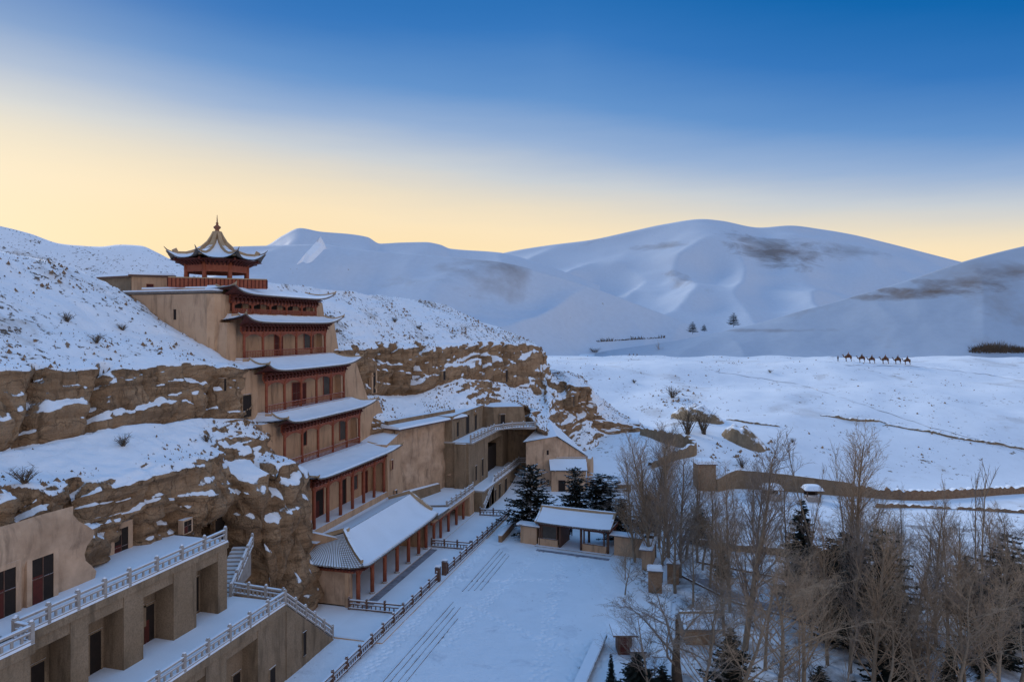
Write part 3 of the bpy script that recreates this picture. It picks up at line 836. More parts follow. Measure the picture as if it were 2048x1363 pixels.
#        Xcol   z0    ztop(eave)
STO = [(-41.9, 7.1, 12.5), (-45.7, 13.7, 18.6), (-48.1, 20.0, 24.5), (-51.1, 26.3, 30.2), (-52.6, 31.5, 33.6)]
NC = [7, 6, 6, 6, 6]
def roof_skirt(parent, xe, ze, xt, zt, y0, y1, over=1.3, left=3.0, right=2.2, up=1.0, name='roof', lift_r=1.0):
    """pent roof: front slope plus a hipped return at each end, corners swept up"""
    ys = np.linspace(y0 - over, y1 + over, 41)
    nv = 7
    def lift(dc, v): return up * math.exp(-dc / 1.3) * (v ** 1.5)
    def front(j, v, dz):
        y = ys[j]
        f = min(1, v)
        yy = (y0 - .0) + (y - (y0 - over)) / (y1 - y0 + 2 * over) * (y1 - y0)
        yv = yy * (1 - f) + y * f
        dc = min(y - ys[0], ys[-1] - y)
        sag = .22 * math.sin(math.pi * min(1, v)) * -1
        k = math.exp(-dc / 1.0) * .35 * v
        return (xt + (xe - xt) * v + k, yv + (-k if j < 20 else k), zt + (ze - zt) * v + sag + lift(dc, v) + dz)
    r = MB()
    r.grid([[front(j, i / (nv - 1), 0) for j in range(41)] for i in range(nv)])
    # side returns
    def side(sgn, length, dz, mb, mi=0):
        yc_t = y0 if sgn < 0 else y1
        yc_e = ys[0] if sgn < 0 else ys[-1]
        G = []
        for i in range(nv):
            v = i / (nv - 1)
            row = []
            for k in range(9):
                q = k / 8
                xs_t = xt - (length - (xe - xt)) * q if True else 0
                x = (xt + (xe - xt) * v) * (1 - q) + (xt - length) * q
                yv = yc_t * (1 - v) + yc_e * v
                dc = q * length
                kx = math.exp(-dc / 1.0) * .35 * v
                row.append((x + kx, yv + sgn * kx, zt + (ze - zt) * v - .22 * math.sin(math.pi * v) + lift(dc, v) + dz))
            G.append(row)
        mb.grid(G, mi, flip=(sgn > 0))
    side(-1, left, 0, r); side(1, right, 0, r)
    o = r.build(name, M['tile'], parent, smooth=False)
    sm = MB()
    n_ = len(ys)
    def fs(j, v): 
        p = front(j, v - .02 + .03 * float(pnoise(j * .45, xe * 3.1, v * 2)) if v > .9 else v, .14 + .06 * float(pnoise(j * .5, xe, v * 4))); return p
    top = [[fs(j, .02 + .93 * i / (nv - 1)) for j in range(n_)] for i in range(nv)]
    sm.grid(top)
    sm.grid([[fs(j, .95) for j in range(n_)], [front(j, .965, .0) for j in range(n_)]])
    side(-1, left, .12, sm); side(1, right, .12, sm)
    sm.build('snow_cover', M['roof_snow'], o, smooth=False)
    # soffit and rafters
    so_ = MB()
    so_.grid([[(front(j, 1.0, -.06)) for j in range(n_)], [(xt + (xe - xt) * .25, front(j, .3, 0)[1], ze - .38) for j in range(n_)]])
    side(-1, left, -.1, so_)
    so_.build('soffit', M['bracket'], o)
    et = MB()
    for j in range(0, 120):
        f = j / 119 * 40
        a = int(min(39, f)); fr_ = f - a
        p = Vector(front(a, 1.0, 0)).lerp(Vector(front(a + 1, 1.0, 0)), fr_)
        et.box(p.x - .06, p.x + .06, p.y - .055, p.y + .055, p.z - .12, p.z + .05)
    et.build('eave_tile', M['tile'], o, kind='stuff')
    # hip ridges
    for sgn in (-1, 1):
        yc_t = y0 if sgn < 0 else y1
        pts = []
        for i in range(nv):
            v = i / (nv - 1)
            p = front(0 if sgn < 0 else 40, v, .16)
            pts.append(p)
        e = Vector(pts[-1]) + (Vector(pts[-1]) - Vector(pts[-2])) * .25 + Vector((0, 0, .22))
        pts.append(tuple(e))
        hr = MB()
        hr.tube(pts, [.13] * (len(pts) - 1) + [.05], 5)
        hr.build('hip_ridge', M['ridge_tile'], o)
    return o
RED = M['red_wood']
def arch_bracket(mb, x, ya, yb, z, h=.45):
    """scalloped braces under the beam between two posts"""
    n = 6
    for s_ in (0, 1):
        pts = []
        for i in range(n + 1):
            t = i / n
            yy = ya + (yb - ya) * .5 * t if s_ == 0 else yb - (yb - ya) * .5 * t
            pts.append((yy, z - h * (1 - t) ** 2.2 - .05))
        for (p, q) in zip(pts[:-1], pts[1:]):
            lo, hi = (p, q) if p[0] < q[0] else (q, p)
            mb.hexa([(x - .05, lo[0], lo[1]), (x + .05, lo[0], lo[1]), (x + .05, hi[0], hi[1]), (x - .05, hi[0], hi[1])],
                    [(x - .05, lo[0], z), (x + .05, lo[0], z), (x + .05, hi[0], z), (x - .05, hi[0], z)])
for k, (xc, z0, z1) in enumerate(STO):
    ys = np.linspace(Y0 + .25, Y1 - .25, NC[k])
    wall_x = xc - (1.5 if k < 4 else 1.0)
    if k == 0: wall_x = xc - 2.2
    # wall of the storey, floor slab
    MB().box(wall_x - 6, wall_x, Y0 - .3, Y1 + .3, z0 - .8, z1 + .9).build('wall', M['plaster'], T)
    fl = MB()
    fl.box(wall_x - .01, xc + .35, Y0 - .35, Y1 + .35, z0 - (.9 if k == 0 else .45), z0)
    fl.build('floor_slab', M['plaster'], T)
    for y in ys:
        MB().tube([(xc, y, z0), (xc, y, z1 - .2)], .17 if k else .22, 8).build('column', RED, T, smooth=True)
    bm_ = MB()
    bm_.box(xc - .12, xc + .12, Y0 - .1, Y1 + .1, (z1 - .95 if k < 4 else z1 - .6), (z1 - .68 if k < 4 else z1 - .3))
    bm_.box(xc - .3, xc - .05, Y0 - .1, Y1 + .1, z1 - .7, z1 + .3)
    for a, b in zip(ys[:-1], ys[1:]):
        arch_bracket(bm_, xc, a + .15, b - .15, z1 - .95 if k < 4 else z1 - .6, .42 if k < 4 else .3)
    bm_.build('beam', RED, T)
    # bracket sets: stepped blocks
    br = MB()
    nbk = 26
    for i in range(nbk):
        y = Y0 + (Y1 - Y0) * i / (nbk - 1)
        br.box(xc - .1, xc + .16, y - .08, y + .08, z1 - .68, z1 - .45)
        br.box(xc - .1, xc + .36, y - .24, y + .24, z1 - .45, z1 - .30)
        br.box(xc - .1, xc + .30, y - .10, y + .10, z1 - .30, z1 - .02)
        br.box(xc - .1, xc + .62, y - .27, y + .27, z1 - .02, z1 + .12)
        br.box(xc - .1, xc + .95, y - .08, y + .08, z1 + .16, z1 + .30)
    br.build('bracket_set', M['bracket'], T, kind='stuff')
    # railing
    if k < 4 and k > 0 or k == 4:
        rl = thing('railing', None, None, (0, 0, 0)); rl.parent = T; rl.location = Vector((xc, Y0, z0)) - wloc(T)
        hR = .95 if k < 4 else .8
        g = MB(); g.box(xc + .02, xc + .12, Y0, Y1, z0 + hR - .1, z0 + hR); g.build('handrail', RED, rl)
        g = MB(); g.box(xc + .03, xc + .1, Y0, Y1, z0 + .08, z0 + .16); g.build('foot_rail', RED, rl)
        g = MB()
        nn = 60
        for i in range(nn):
            y = Y0 + (Y1 - Y0) * (i + .5) / nn
            if k == 4: g.box(xc + .04, xc + .08, y - .10, y + .10, z0 + .16, z0 + hR - .1)
            else: g.box(xc + .04, xc + .08, y - .035, y + .035, z0 + .16, z0 + hR - .1)
        g.box(xc + .035, xc + .085, Y0, Y1, z0 + .5, z0 + .55)
        g.build('baluster', RED, rl, kind='stuff')
    # doors, windows in the back wall
    def wall_open(name, y, w, h, zb=0.0, **kw):
        return opening(T, name, (wall_x, y, z0 + zb), 0, w, h, .1, .14, framemat=RED, proud=.07, **kw)
    bays = [(a + b) / 2 for a, b in zip(ys[:-1], ys[1:])]
    if k == 0:
        wall_open('door', bays[1] + .2, 1.9, 3.2, leaf='half'); wall_open('door', bays[3], 1.5, 3.2, leaf='half')
        wall_open('window', bays[4], 1.6, 1.8, 1.2, inmat=M['glass'])
        wall_open('door', bays[5], 1.5, 3.0, leaf='full')
    elif k == 1:
        wall_open('window', bays[1] + 1.0, 1.0, 2.0, 1.6); wall_open('window', bays[4], 1.9, 2.6, .8, inmat=M['glass'])
    elif k in (2, 3):
        wall_open('door', bays[2] - (.6 if k == 2 else 0), 1.7, 2.9, leaf='full', cross=True)
        if k == 2: wall_open('door', bays[2] + 1.2, .8, 2.7, leaf='full')
        wall_open('window', bays[4], 2.3, 2.5, .7, inmat=M['glass'])
    else:
        for b in bays[:4]: wall_open('window', b, 2.1, 1.05, .55)
        wall_open('window', bays[4], 1.6, 1.1, .5)
# pent roofs above each storey
for k, (xc, z0, z1) in enumerate(STO[:4]):
    xt = STO[k + 1][0] + 1.05
    zt = STO[k + 1][1] + .02
    roof_skirt(T, xc + 1.5, z1 + .42, xt, zt, Y0 - .2, Y1 + .2, left=[5, 3.4, 4.0, 3.2][k], right=2.4, up=[.5, .75, .9, .95][k])
roof_skirt(T, -51.0, 33.95, -54.6, 34.9, Y0 - .2, Y1 + .2, left=1.2, right=1.2, up=.95)
# parapets/ridge courses where each pent roof meets the next storey
for k in range(1, 5):
    xc, z0, z1 = STO[k]
    MB().box(xc + .34, xc + 1.2, Y0 - .5, Y1 + .5, z0 - .35, z0 + .12).build('roof_curb', M['plaster'], T)
# end walls: battered masonry wings left and right
def wing(pts_xy_bot, pts_xy_top, z0, z1, mat=M['plaster'], parent=T, name='wing_wall'):
    return MB().hexa([(x, y, z0) for x, y in pts_xy_bot], [(x, y, z1) for x, y in pts_xy_top]).build(name, mat, parent)
def wingR(x, yb, yt, z0, z1): return wing([(x - 7, Y1 + .1), (x, Y1 + .1), (x, yb), (x - 7, yb)], [(x - 7, Y1 + .1), (x - .25, Y1 + .1), (x - .25, yt), (x - 7, yt)], z0, z1)
wingR(-42.3, 93.9, 93.2, 0, 12.6)
wingR(-46.1, 99.0, 94.8, 12.6, 19.0)
wingR(-48.6, 95.8, 92.2, 19.0, 25.2)
wingR(-51.6, 92.6, 91.2, 25.2, 31.0)
wingR(-53.0, 90.6, 90.3, 31.0, 33.7)
def wingL(x, yb, yt, z0, z1, xb=None): return wing([(x - 8, yb), (x, yb), (x, Y0 - .1), (x - 8, Y0 - .1)], [(x - 8, yt), (x - .2, yt), (x - .2, Y0 - .1), (x - 8, Y0 - .1)], z0, z1)
wingL(-42.6, 68.0, 68.2, 0, 13.0)
wingL(-46.4, 67.6, 66.2, 12.5, 19.2)
wingL(-48.9, 67.3, 65.0, 19.0, 25.2)
wingL(-51.8, 66.8, 67.4, 23.5, 30.6)
# long left side wall that runs back into the hill, rounded at the corner
sw = MB()
zs0, zs1 = 24.0, 33.9
outer = [(-53.0, 69.2), (-53.0, 67.6), (-53.35, 66.95), (-54.1, 66.6), (-58.0, 66.9), (-66.2, 67.6), (-66.2, 70.0), (-58, 70.0), (-54, 69.6)]
nO = len(outer)
sw.add([(x, y, zs0) for x, y in outer] + [(x, y, zs1 + (.0 if i < 4 else 0)) for i, (x, y) in enumerate(outer)],
       [tuple(range(nO))[::-1], tuple(range(nO, 2 * nO))] + [(i, (i + 1) % nO, nO + (i + 1) % nO, nO + i) for i in range(nO)])
sw.build('side_wall', M['plaster'], T)
cop = MB()
cop.beam((-53.2, 67.3, 34.15), (-66.6, 68.1, 34.15), 1.5, .28)
cop.build('coping', M['tile'], T)
cs_ = MB()
cs_.beam((-53.0, 67.3, 34.36), (-66.7, 68.1, 34.36), 1.3, .2)
cs_.build('coping_snow', M['roof_snow'], T)
opening(T, 'window', (-58.6, 66.95, 30.9), -math.pi/2 + .07, .7, 1.25, .1, .02, proud=.03)
# roof deck behind the top storey
MB().box(-66, -54.4, 69.5, 87.8, 33.0, 34.75).build('roof_deck', M['plaster'], T)
MB().box(-66, -54.5, 69.6, 87.7, 34.75, 34.95).build('deck_snow', M['roof_snow'], T)

# ---- octagonal pavilion on top
PC = (-59.6, 75.3)
Pv = thing('octagonal_pavilion', 'open octagonal red pavilion with swept snowy roof and spire on top of the temple', 'pavilion', (PC[0], PC[1], 34.9))
a0 = R(-51.5 + 22.5)
def octp(r, k, z, off=0): 
    a = a0 + k * math.pi / 4 + off
    return (PC[0] + r * math.cos(a), PC[1] + r * math.sin(a), z)
for k in range(8):
    MB().tube([octp(3.85, k, 34.9), octp(3.85, k, 38.4)], .26, 8).build('column', RED, Pv, smooth=True)
# plinth parapet, wide red panels
pl = MB()
for k in range(8):
    a, b = Vector(octp(4.1, k, 35.5)), Vector(octp(4.1, k + 1, 35.5))
    p_ = MB(); p_.beam(a, b, .14, 1.0); p_.build('parapet_panel', RED, Pv)
    MB().beam(Vector(octp(4.1, k, 36.05)), Vector(octp(4.1, k + 1, 36.05)), .24, .1).build('parapet_rail', M['plaster'], Pv)
fr_ = MB()
fv = Vector((math.cos(R(-51.5 + 0)), math.sin(R(-51.5)), 0)); rv = Vector((-fv.y, fv.x, 0))
cP = Vector((PC[0], PC[1], 0))
a = cP + fv * 4.35 - rv * 5.4 + Vector((0, 0, 35.45)); b = cP + fv * 4.35 + rv * 5.8 + Vector((0, 0, 35.45))
fr_.beam(a, b, .2, 1.15); fr_.build('parapet_panel', RED, Pv)
pp = MB()
for i in range(26):
    q = a.lerp(b, i / 25); pp.box(q.x - .05, q.x + .05, q.y - .16, q.y + .06, 34.95, 36.0)
pp.build('panel_batten', M['dark_red'], Pv, kind='stuff')
MB().beam(a + Vector((0, 0, .63)), b + Vector((0, 0, .63)), .36, .12).build('parapet_rail', M['ridge_tile'], Pv)
for k in range(8):
    MB().beam(octp(3.85, k, 37.55), octp(3.85, k + 1, 37.55), .3, 1.15).build('beam', RED, Pv)
    g = MB()
    for i in range(1, 7):
        p0, p1 = Vector(octp(3.9, k, 38.3)).lerp(Vector(octp(3.9, k + 1, 38.3)), i / 7), Vector(octp(4.9, k, 38.45)).lerp(Vector(octp(4.9, k + 1, 38.45)), i / 7)
        g.beam(p0 - Vector((0, 0, .35)), p1, .2, .4)
    g.beam(octp(3.9, k, 38.3), octp(5.3, k, 38.5), .22, .36)
    g.build('bracket_set', M['bracket'], Pv, kind='stuff')
MB().lathe([(0.01, 38.22), (4.3, 38.22), (5.6, 38.5)], (PC[0], PC[1], 0), 8).build('ceiling', M['bracket'], Pv).rotation_euler = (0, 0, 0)
prof = [(.28, 42.0), (.55, 41.45), (1.05, 40.65), (1.8, 39.95), (2.8, 39.35), (3.9, 38.9), (5.0, 38.62), (5.75, 38.5)]
for k in range(8):
    for nm, dz, mt, par in (('roof', 0, M['tile'], None), ('snow_cover', .12, M['roof_snow'], 1)):
        G = []
        for i, (r, z) in enumerate(prof):
            row = []
            for j in range(13):
                q = j / 12
                e = abs(q - .5) * 2
                pa, pb = Vector(octp(r, k, 0)), Vector(octp(r, k + 1, 0))
                p = pa.lerp(pb, q)
                rr = i / (len(prof) - 1)
                upz = .95 * (e ** 3) * rr ** 3
                ex = 1 + .10 * (e ** 4) * rr ** 3 + (-.012 if par else 0)
                p = Vector((PC[0] + (p.x - PC[0]) * ex, PC[1] + (p.y - PC[1]) * ex, z + upz + dz * (1 if i else .3)))
                row.append(p)
            G.append(row)
        if par is None:
            ro = MB().grid(G, flip=True).build('roof', mt, Pv)
        else:
            MB().grid(G, flip=True).build('snow_cover', mt, ro, smooth=True)
    # raised ridge running down each hip, ending short of the tip
    pts = []
    for (r, z) in prof[:-1]:
        pts.append(Vector(octp(r * 1.0, k, z + .3 + .5 * max(0, (r - 3) / 2.7) ** 2)))
    rdg = MB()
    for p, q in zip(pts[:-1], pts[1:]): rdg.beam(p, q, .46, .5)
    e = pts[-1]
    rdg.beam(e, Vector(octp(5.3, k, 39.75)), .26, .55)
    rdg.build('hip_ridge', M['ridge_tile'], Pv)
    tip = MB().tube([octp(5.3, k, 39.2), octp(6.1, k, 39.55), octp(6.5, k, 39.95)], [.16, .1, .03], 5); tip.build('upturned_tip', M['tile'], Pv)
MB().lathe([(.0, 41.6), (.42, 41.7), (.36, 42.1), (.62, 42.25), (.3, 42.4), (.24, 42.65), (.44, 42.85), (.46, 43.0), (.2, 43.2), (.13, 43.35), (.2, 43.45), (.09, 43.6), (.03, 44.5), (0, 44.6)],
           (PC[0], PC[1], 0), 12).build('spire', M['bronze'], Pv, smooth=True)

# ---- small plaster house behind the side wall and the dark shed left of it
def P_house():
    h = thing('plaster_house', 'small flat-roofed tan house with a dark red door, left of the pavilion', 'house', (-69, 73, 33))
    x0, y0 = at_d(263, 590, 88)[:2]
    x1, y1 = at_d(346, 590, 90)[:2]
    d = Vector((x1 - x0, y1 - y0, 0)); n = Vector((-d.y, d.x, 0)).normalized() * 4
    a, b = Vector((x0, y0, 0)), Vector((x1, y1, 0))
    def q(z, e=0): 
        u = d.normalized() * e; m = n.normalized() * e
        return [tuple(a - u - m + Vector((0, 0, z))), tuple(b + u - m + Vector((0, 0, z))), tuple(b + n + u + Vector((0, 0, z))), tuple(a + n - u + Vector((0, 0, z)))]
    MB().hexa(q(31), q(36.6)).build('wall', M['plaster'], h)
    MB().hexa(q(36.6, .35), q(36.85, .35)).build('roof', M['dark_wood'], h)
    MB().hexa(q(36.85, .28), q(37.08, .15)).build('roof_snow', M['roof_snow'], h)
    yaw = math.atan2(-n.y, -n.x)
    p = a.lerp(b, .44)
    opening(h, 'door', (p.x, p.y, 34.4), yaw, .75, 1.25, .1, .05, leaf='full', framemat=RED)
    x0, y0 = at_d(196, 590, 93)[:2]; x1, y1 = at_d(262, 590, 90)[:2]
    s = thing('dark_shed', 'low dark brown shed under snow, tucked into the slope beside the tan house', 'shed', (x0, y0, 33))
    MB().hexa([(x0, y0, 33), (x1, y1, 33), (x1 - 2, y1 + 4, 33), (x0 - 2, y0 + 4, 33)], [(x0, y0, 36.6), (x1, y1, 36.6), (x1 - 2, y1 + 4, 36.6), (x0 - 2, y0 + 4, 36.6)]).build('wall', M['mud'], s)
    MB().hexa([(x0 - .3, y0 - .4, 36.6), (x1, y1 - .4, 36.6), (x1 - 2, y1 + 4, 36.6), (x0 - 2, y0 + 4, 36.6)], [(x0 - .3, y0 - .4, 36.85), (x1, y1 - .4, 36.85), (x1 - 2, y1 + 4, 36.85), (x0 - 2, y0 + 4, 36.85)]).build('roof', M['dark_wood'], s)
    MB().hexa([(x0 - .2, y0 - .3, 36.85), (x1, y1 - .3, 36.85), (x1 - 2, y1 + 4, 36.85), (x0 - 2, y0 + 4, 36.85)], [(x0, y0 - .1, 37.1), (x1, y1 - .1, 37.1), (x1 - 2, y1 + 4, 37.1), (x0 - 2, y0 + 4, 37.1)]).build('roof_snow', M['roof_snow'], s)
P_house()

# ------------------------------------------------------------------ entrance hall (porch) at the foot of the tower
H = thing('entrance_hall', 'long red-columned hall with big snowy roof at the foot of the temple', 'hall', (-36, 66, 0))
XC = -34.9
colY = [66.5, 69.8, 73.0, 76.4, 79.8, 83.1, 85.6]
MB().box(-41.8, XC + .5, 65.9, 86.6, 0, .32).build('plinth', M['plaster'], H)
for y in colY:
    MB().tube([(XC, y, .32), (XC, y, 4.3)], .24, 8).build('column', RED, H, smooth=True)
    MB().tube([(XC, y, .3), (XC, y, .5)], .36, 8).build('column_base', M['concrete'], H)
MB().box(-41.9, -40.9, 66.0, 86.4, .3, 6.2).build('wall', M['plaster'], H)
MB().box(-41.6, XC - .6, 65.9, 66.35, 0, 4.2).build('wall', M['plaster_old'], H)
MB().box(-36.1, -35.75, 65.75, 66.42, 0, 4.2).build('pilaster', M['plaster'], H)
MB().box(-41.6, XC - .3, 86.0, 86.5, 0, 4.6).build('wall', M['plaster'], H)
bm_ = MB(); bm_.box(XC - .15, XC + .15, 66.2, 86.2, 3.75, 4.25)
for a, b in zip(colY[:-1], colY[1:]): arch_bracket(bm_, XC, a + .2, b - .2, 3.75, .5)
bm_.box(-41.5, XC - .1, 65.7, 65.95, 3.9, 4.35)
bm_.build('beam', RED, H)
for i, y in enumerate([(a + b) / 2 for a, b in zip(colY[:-1], colY[1:])]):
    opening(H, 'door', (-40.9, y, .32), 0, 1.6, 2.8, .1, .14, framemat=RED, leaf='full' if i % 2 else None)
RZ, RX, EZ, EX = 7.15, -37.7, 4.55, -33.7
rf = MB()
rows = []
n = 48
def prow(y, v):
    # v 0 at the ridge, 1 at the eave
    dc0 = y - 65.3; dc1 = 86.8 - y
    lift = (.55 * math.exp(-max(0, dc0) / 1.0) + .3 * math.exp(-max(0, dc1) / 1.0)) * v ** 2
    return (RX + (EX - RX) * v, y, RZ + (EZ - RZ) * v - .28 * math.sin(math.pi * v) + lift)
YR0, YR1 = 68.6, 86.9
def fpt(j, v, dz=0):
    q = j / n
    ye = 65.2 * (1 - q) + 86.9 * q
    yr = YR0 * (1 - q) + YR1 * q
    p = prow(yr * (1 - v) + ye * v, v)
    kx = .3 * math.exp(-q * 12) * v
    return (p[0] + kx, p[1] - kx, p[2] + dz)
rf.grid([[fpt(j, i / 8) for j in range(n + 1)] for i in range(9)])
# back slope falling to the valley in front of storey one
rf.grid([[(RX + (-40.4 - RX) * v, YR0 + (YR1 - YR0) * j / n, RZ - 1.0 * v) for j in range(n + 1)] for v in (0, 1)], flip=True)
# hipped end facing the camera
def hp(u, v, dz=0):
    # u 0 at the eave corner +X, 1 at the rock; v 0 ridge, 1 eave
    top = Vector((RX, YR0, RZ)).lerp(Vector((-40.6, YR0, 6.2)), u)
    bot = Vector((EX + .3, 64.9, EZ + .5 * math.exp(-u * 8))).lerp(Vector((-41.5, 64.9, EZ + .15)), u)
    p = top.lerp(bot, v); p.z -= .3 * math.sin(math.pi * v)
    return (p.x, p.y, p.z + dz)
rf.grid([[hp(j / 16, i / 8) for j in range(17)] for i in range(9)], flip=True)
ro = rf.build('roof', M['tile'], H)
sn = MB()
sn.grid([[fpt(j, .01 + .95 * i / 8, .14) for j in range(n + 1)] for i in range(9)])
sn.grid([[fpt(j, .96, .14) for j in range(n + 1)], [fpt(j, .97, .0) for j in range(n + 1)]])
sn.grid([[(RX + (-41.0 - RX) * v, YR0 + (YR1 - YR0) * j / n, RZ + .13 - 1.0 * v) for j in range(n + 1)] for v in (0, .3, .6, 1)], flip=True)
sn.build('snow_cover', M['roof_snow'], ro, smooth=False)
sn = MB()
sn.grid([[hp(.01 + .98 * j / 16, .02 + .97 * i / 8, .095) for j in range(17)] for i in range(9)], flip=True)
sn.build('snow_patch', M['roof_snow'], ro)
tl = MB()
for j in range(24):
    u = (j + .5) / 24
    tl.tube([hp(u, v, .11) for v in (.04, .3, .6, 1.0)], .034, 4)
tl.build('tile_rib', M['tile'], ro, kind='stuff')
tl = MB()
for i in range(14):
    v = .1 + .88 * i / 13
    tl.tube([hp(u, v, .075) for u in (.01, .35, .7, .99)], .018, 3)
tl.build('tile_course', M['tile'], ro, kind='stuff')
for nm, pts in (('hip_ridge', [hp(0, v, .25) for v in (0, .3, .6, .9)]), ('main_ridge', [(RX, YR0, RZ + .2), (RX, YR0 + .9, RZ + .22)])):
    g = MB()
    for p, q in zip(pts[:-1], pts[1:]): g.beam(p, q, .32, .42)
    g.build(nm, M['ridge_tile'], ro)
for y in (YR0, YR1 - .1):
    g = MB(); g.beam((RX - 3.2, y, RZ - .7), (RX - .1, y, RZ + .35), .3, .45)
    if y > 80: g.beam((RX, y, RZ + .25), (RX + 3.2, y, EZ + .75), .32, .4)
    g.build('gable_ridge', M['ridge_tile'], ro)
g = MB()
for j in range(150):
    f = j / 149 * n; a = min(n - 1, int(f))
    p = Vector(fpt(a, 1)).lerp(Vector(fpt(a + 1, 1)), f - a)
    g.box(p.x - .06, p.x + .06, p.y - .05, p.y + .05, p.z - .1, p.z + .06)
g.build('eave_tile', M['tile'], ro, kind='stuff')
g = MB()
for j in range(60):
    y = 66 + 20.3 * j / 59
    g.box(XC - .1, EX - .15, y - .07, y + .07, 4.22, 4.42)
for j in range(18):
    xx = -41.3 + 6.6 * j / 17
    g.box(xx - .07, xx + .07, 65.1, 66.0, 4.25, 4.45)
g.build('rafter', M['bracket'], ro, kind='stuff')
MB().grid([[(-42.2, 67, 6.35), (-40.2, 67, 6.25)], [(-42.2, 88, 6.35), (-40.2, 88, 6.25)]]).build('valley_snow', M['roof_snow'], ro)
MB().hexa([(-41.9, 67.6, 4.2), (-38.0, 68.2, 4.2), (-38.0, 68.7, 4.2), (-41.9, 68.1, 4.2)], [(-41.9, 67.6, 7.3), (-38.0, 68.2, 6.6), (-38.0, 68.7, 6.6), (-41.9, 68.1, 7.3)]).build('gable_wall', M['plaster'], H)

# ------------------------------------------------------------------ gallery with deck to the right of the hall
G_ = thing('gallery', 'red-columned arcade with snow-covered deck, right of the entrance hall', 'arcade', (-38, 87, 0))
MB().box(-44, -34.2, 86.9, 104.4, 3.5, 3.95).build('deck', M['plaster'], G_)
sheet2 = MB().box(-43.9, -34.25, 87.0, 104.3, 3.95, 4.08); sheet2.build('deck_snow', M['roof_snow'], G_)
MB().box(-41.5, -34.0, 86.9, 104.6, 0, .28).build('plinth', M['plaster'], G_)
MB().box(-41.5, -40.0, 87.0, 104.3, .28, 3.5).build('wall', M['plaster'], G_)
gy_ = [88.2, 90.8, 94.0, 97.4, 100.6]
for y in gy_:
    MB().tube([(-34.8, y, .28), (-34.8, y, 3.2)], .22, 8).build('column', RED, G_, smooth=True)
g = MB(); g.box(-34.95, -34.65, 87.3, 103, 3.0, 3.5)
for a, b in zip(gy_[:-1], gy_[1:]): arch_bracket(g, -34.8, a + .2, b - .2, 3.0, .4)
g.build('beam', RED, G_)
MB().box(-36.5, -34.3, 102.3, 104.4, .28, 3.5).build('end_pier', M['plaster'], G_)
for i, y in enumerate((89.5, 92.4, 95.7, 99)):
    opening(G_, 'door', (-40.0, y, .3), 0, 1.4, 2.4, .1, .12, framemat=RED, leaf='full' if i in (0, 2) else None)
# pent roof over the near end of the gallery
g = MB()
g.hexa([(-41, 86.9, 4.0), (-33.6, 86.9, 4.0), (-33.9, 92.3, 4.0), (-39, 92.3, 4.0)], [(-41, 86.9, 5.3), (-33.6, 86.9, 4.5), (-34.1, 92.3, 4.15), (-39, 92.3, 4.3)])
po = g.build('pent_roof', M['tile'], G_)
g = MB().grid([[(-41, 86.9, 5.45), (-37, 86.9, 5.15), (-33.65, 86.9, 4.62)], [(-40, 89.6, 4.95), (-37, 89.6, 4.75), (-33.75, 89.6, 4.4)], [(-39, 92.3, 4.45), (-37, 92.3, 4.4), (-33.95, 92.3, 4.27)]])
g.build('snow_cover', M['roof_snow'], po)
g = MB(); g.tube([(-39, 88.2, 5.15), (-36.6, 90.0, 4.85), (-35.2, 91.4, 4.6), (-34.2, 92.4, 4.45)], .13, 5); g.build('hip_ridge', M['tile'], po)
balustrade('balustrade', 'stone balustrade along the deck above the red arcade', [(-34.4, 92.2, 3.95), (-34.4, 104.2, 3.95)], 2.0)

# ------------------------------------------------------------------ big plastered block behind the gallery deck
B_ = thing('plastered_block', 'large blank mottled tan wall block with a hooded door, right of the temple', 'building', (-42, 94, 3.9))
a, b = Vector((-42.4, 92.6, 0)), Vector((-37.9, 109.4, 0))
u = (b - a).normalized(); nrm_ = Vector((u.y, -u.x, 0))     # faces +X
bk = -nrm_ * 5
def qz(z, batt=0.0, ext=0): return [tuple(a - u * ext - nrm_ * batt + Vector((0, 0, z)))[:3], tuple(b + u * ext - nrm_ * batt + Vector((0, 0, z))), tuple(b + bk + Vector((0, 0, z))), tuple(a + bk + Vector((0, 0, z)))]
# real relief on the face: a displaced grid
X_n, Z_n = 70, 50
pts = []
for i in range(Z_n + 1):
    row = []
    for j in range(X_n + 1):
        s_, z_ = j / X_n, 3.8 + 11.1 * i / Z_n
        bulge = .35 * fbm(s_ * 5, z_ * .35, 1.0, 4, 1.0) - .35 * (i / Z_n)
        p = a.lerp(b, s_) + nrm_ * float(bulge)
        row.append((p.x, p.y, z_))
    pts.append(row)
wl = MB().grid(pts)
wl.hexa(qz(0, .5), qz(14.9, .9))
wl.build('wall', M['plaster_old'], B_, smooth=True)
k1 = MB().hexa([(x + .5 * 0, y, 14.9) for x, y, z in qz(0, -.9, .3)], [(x, y, 15.1) for x, y, z in qz(0, -.7, .3)])
k1.build('eave_board', M['dark_wood'], B_)
MB().hexa([(x, y, 15.1) for x, y, z in qz(0, -.8, .3)], [(x, y, 15.35 + (.5 if i_ > 1 else 0)) for i_, (x, y, z) in enumerate(qz(0, -.55, .2))]).build('eave_snow', M['roof_snow'], B_)
cq = [a - nrm_ * 1.6, b - nrm_ * 1.6, b - nrm_ * 2.3, a - nrm_ * 2.3]
MB().hexa([(v.x, v.y, 15.0) for v in cq], [(v.x, v.y, 16.15) for v in cq]).build('upper_course', M['mud'], B_)
yaw = math.atan2(nrm_.y, nrm_.x)
p = a.lerp(b, .83) + nrm_ * .25
opening(B_, 'door', (p.x, p.y, 4.1), yaw, 1.2, 1.9, .6, .3, framemat=M['plaster_old'], cross=True)
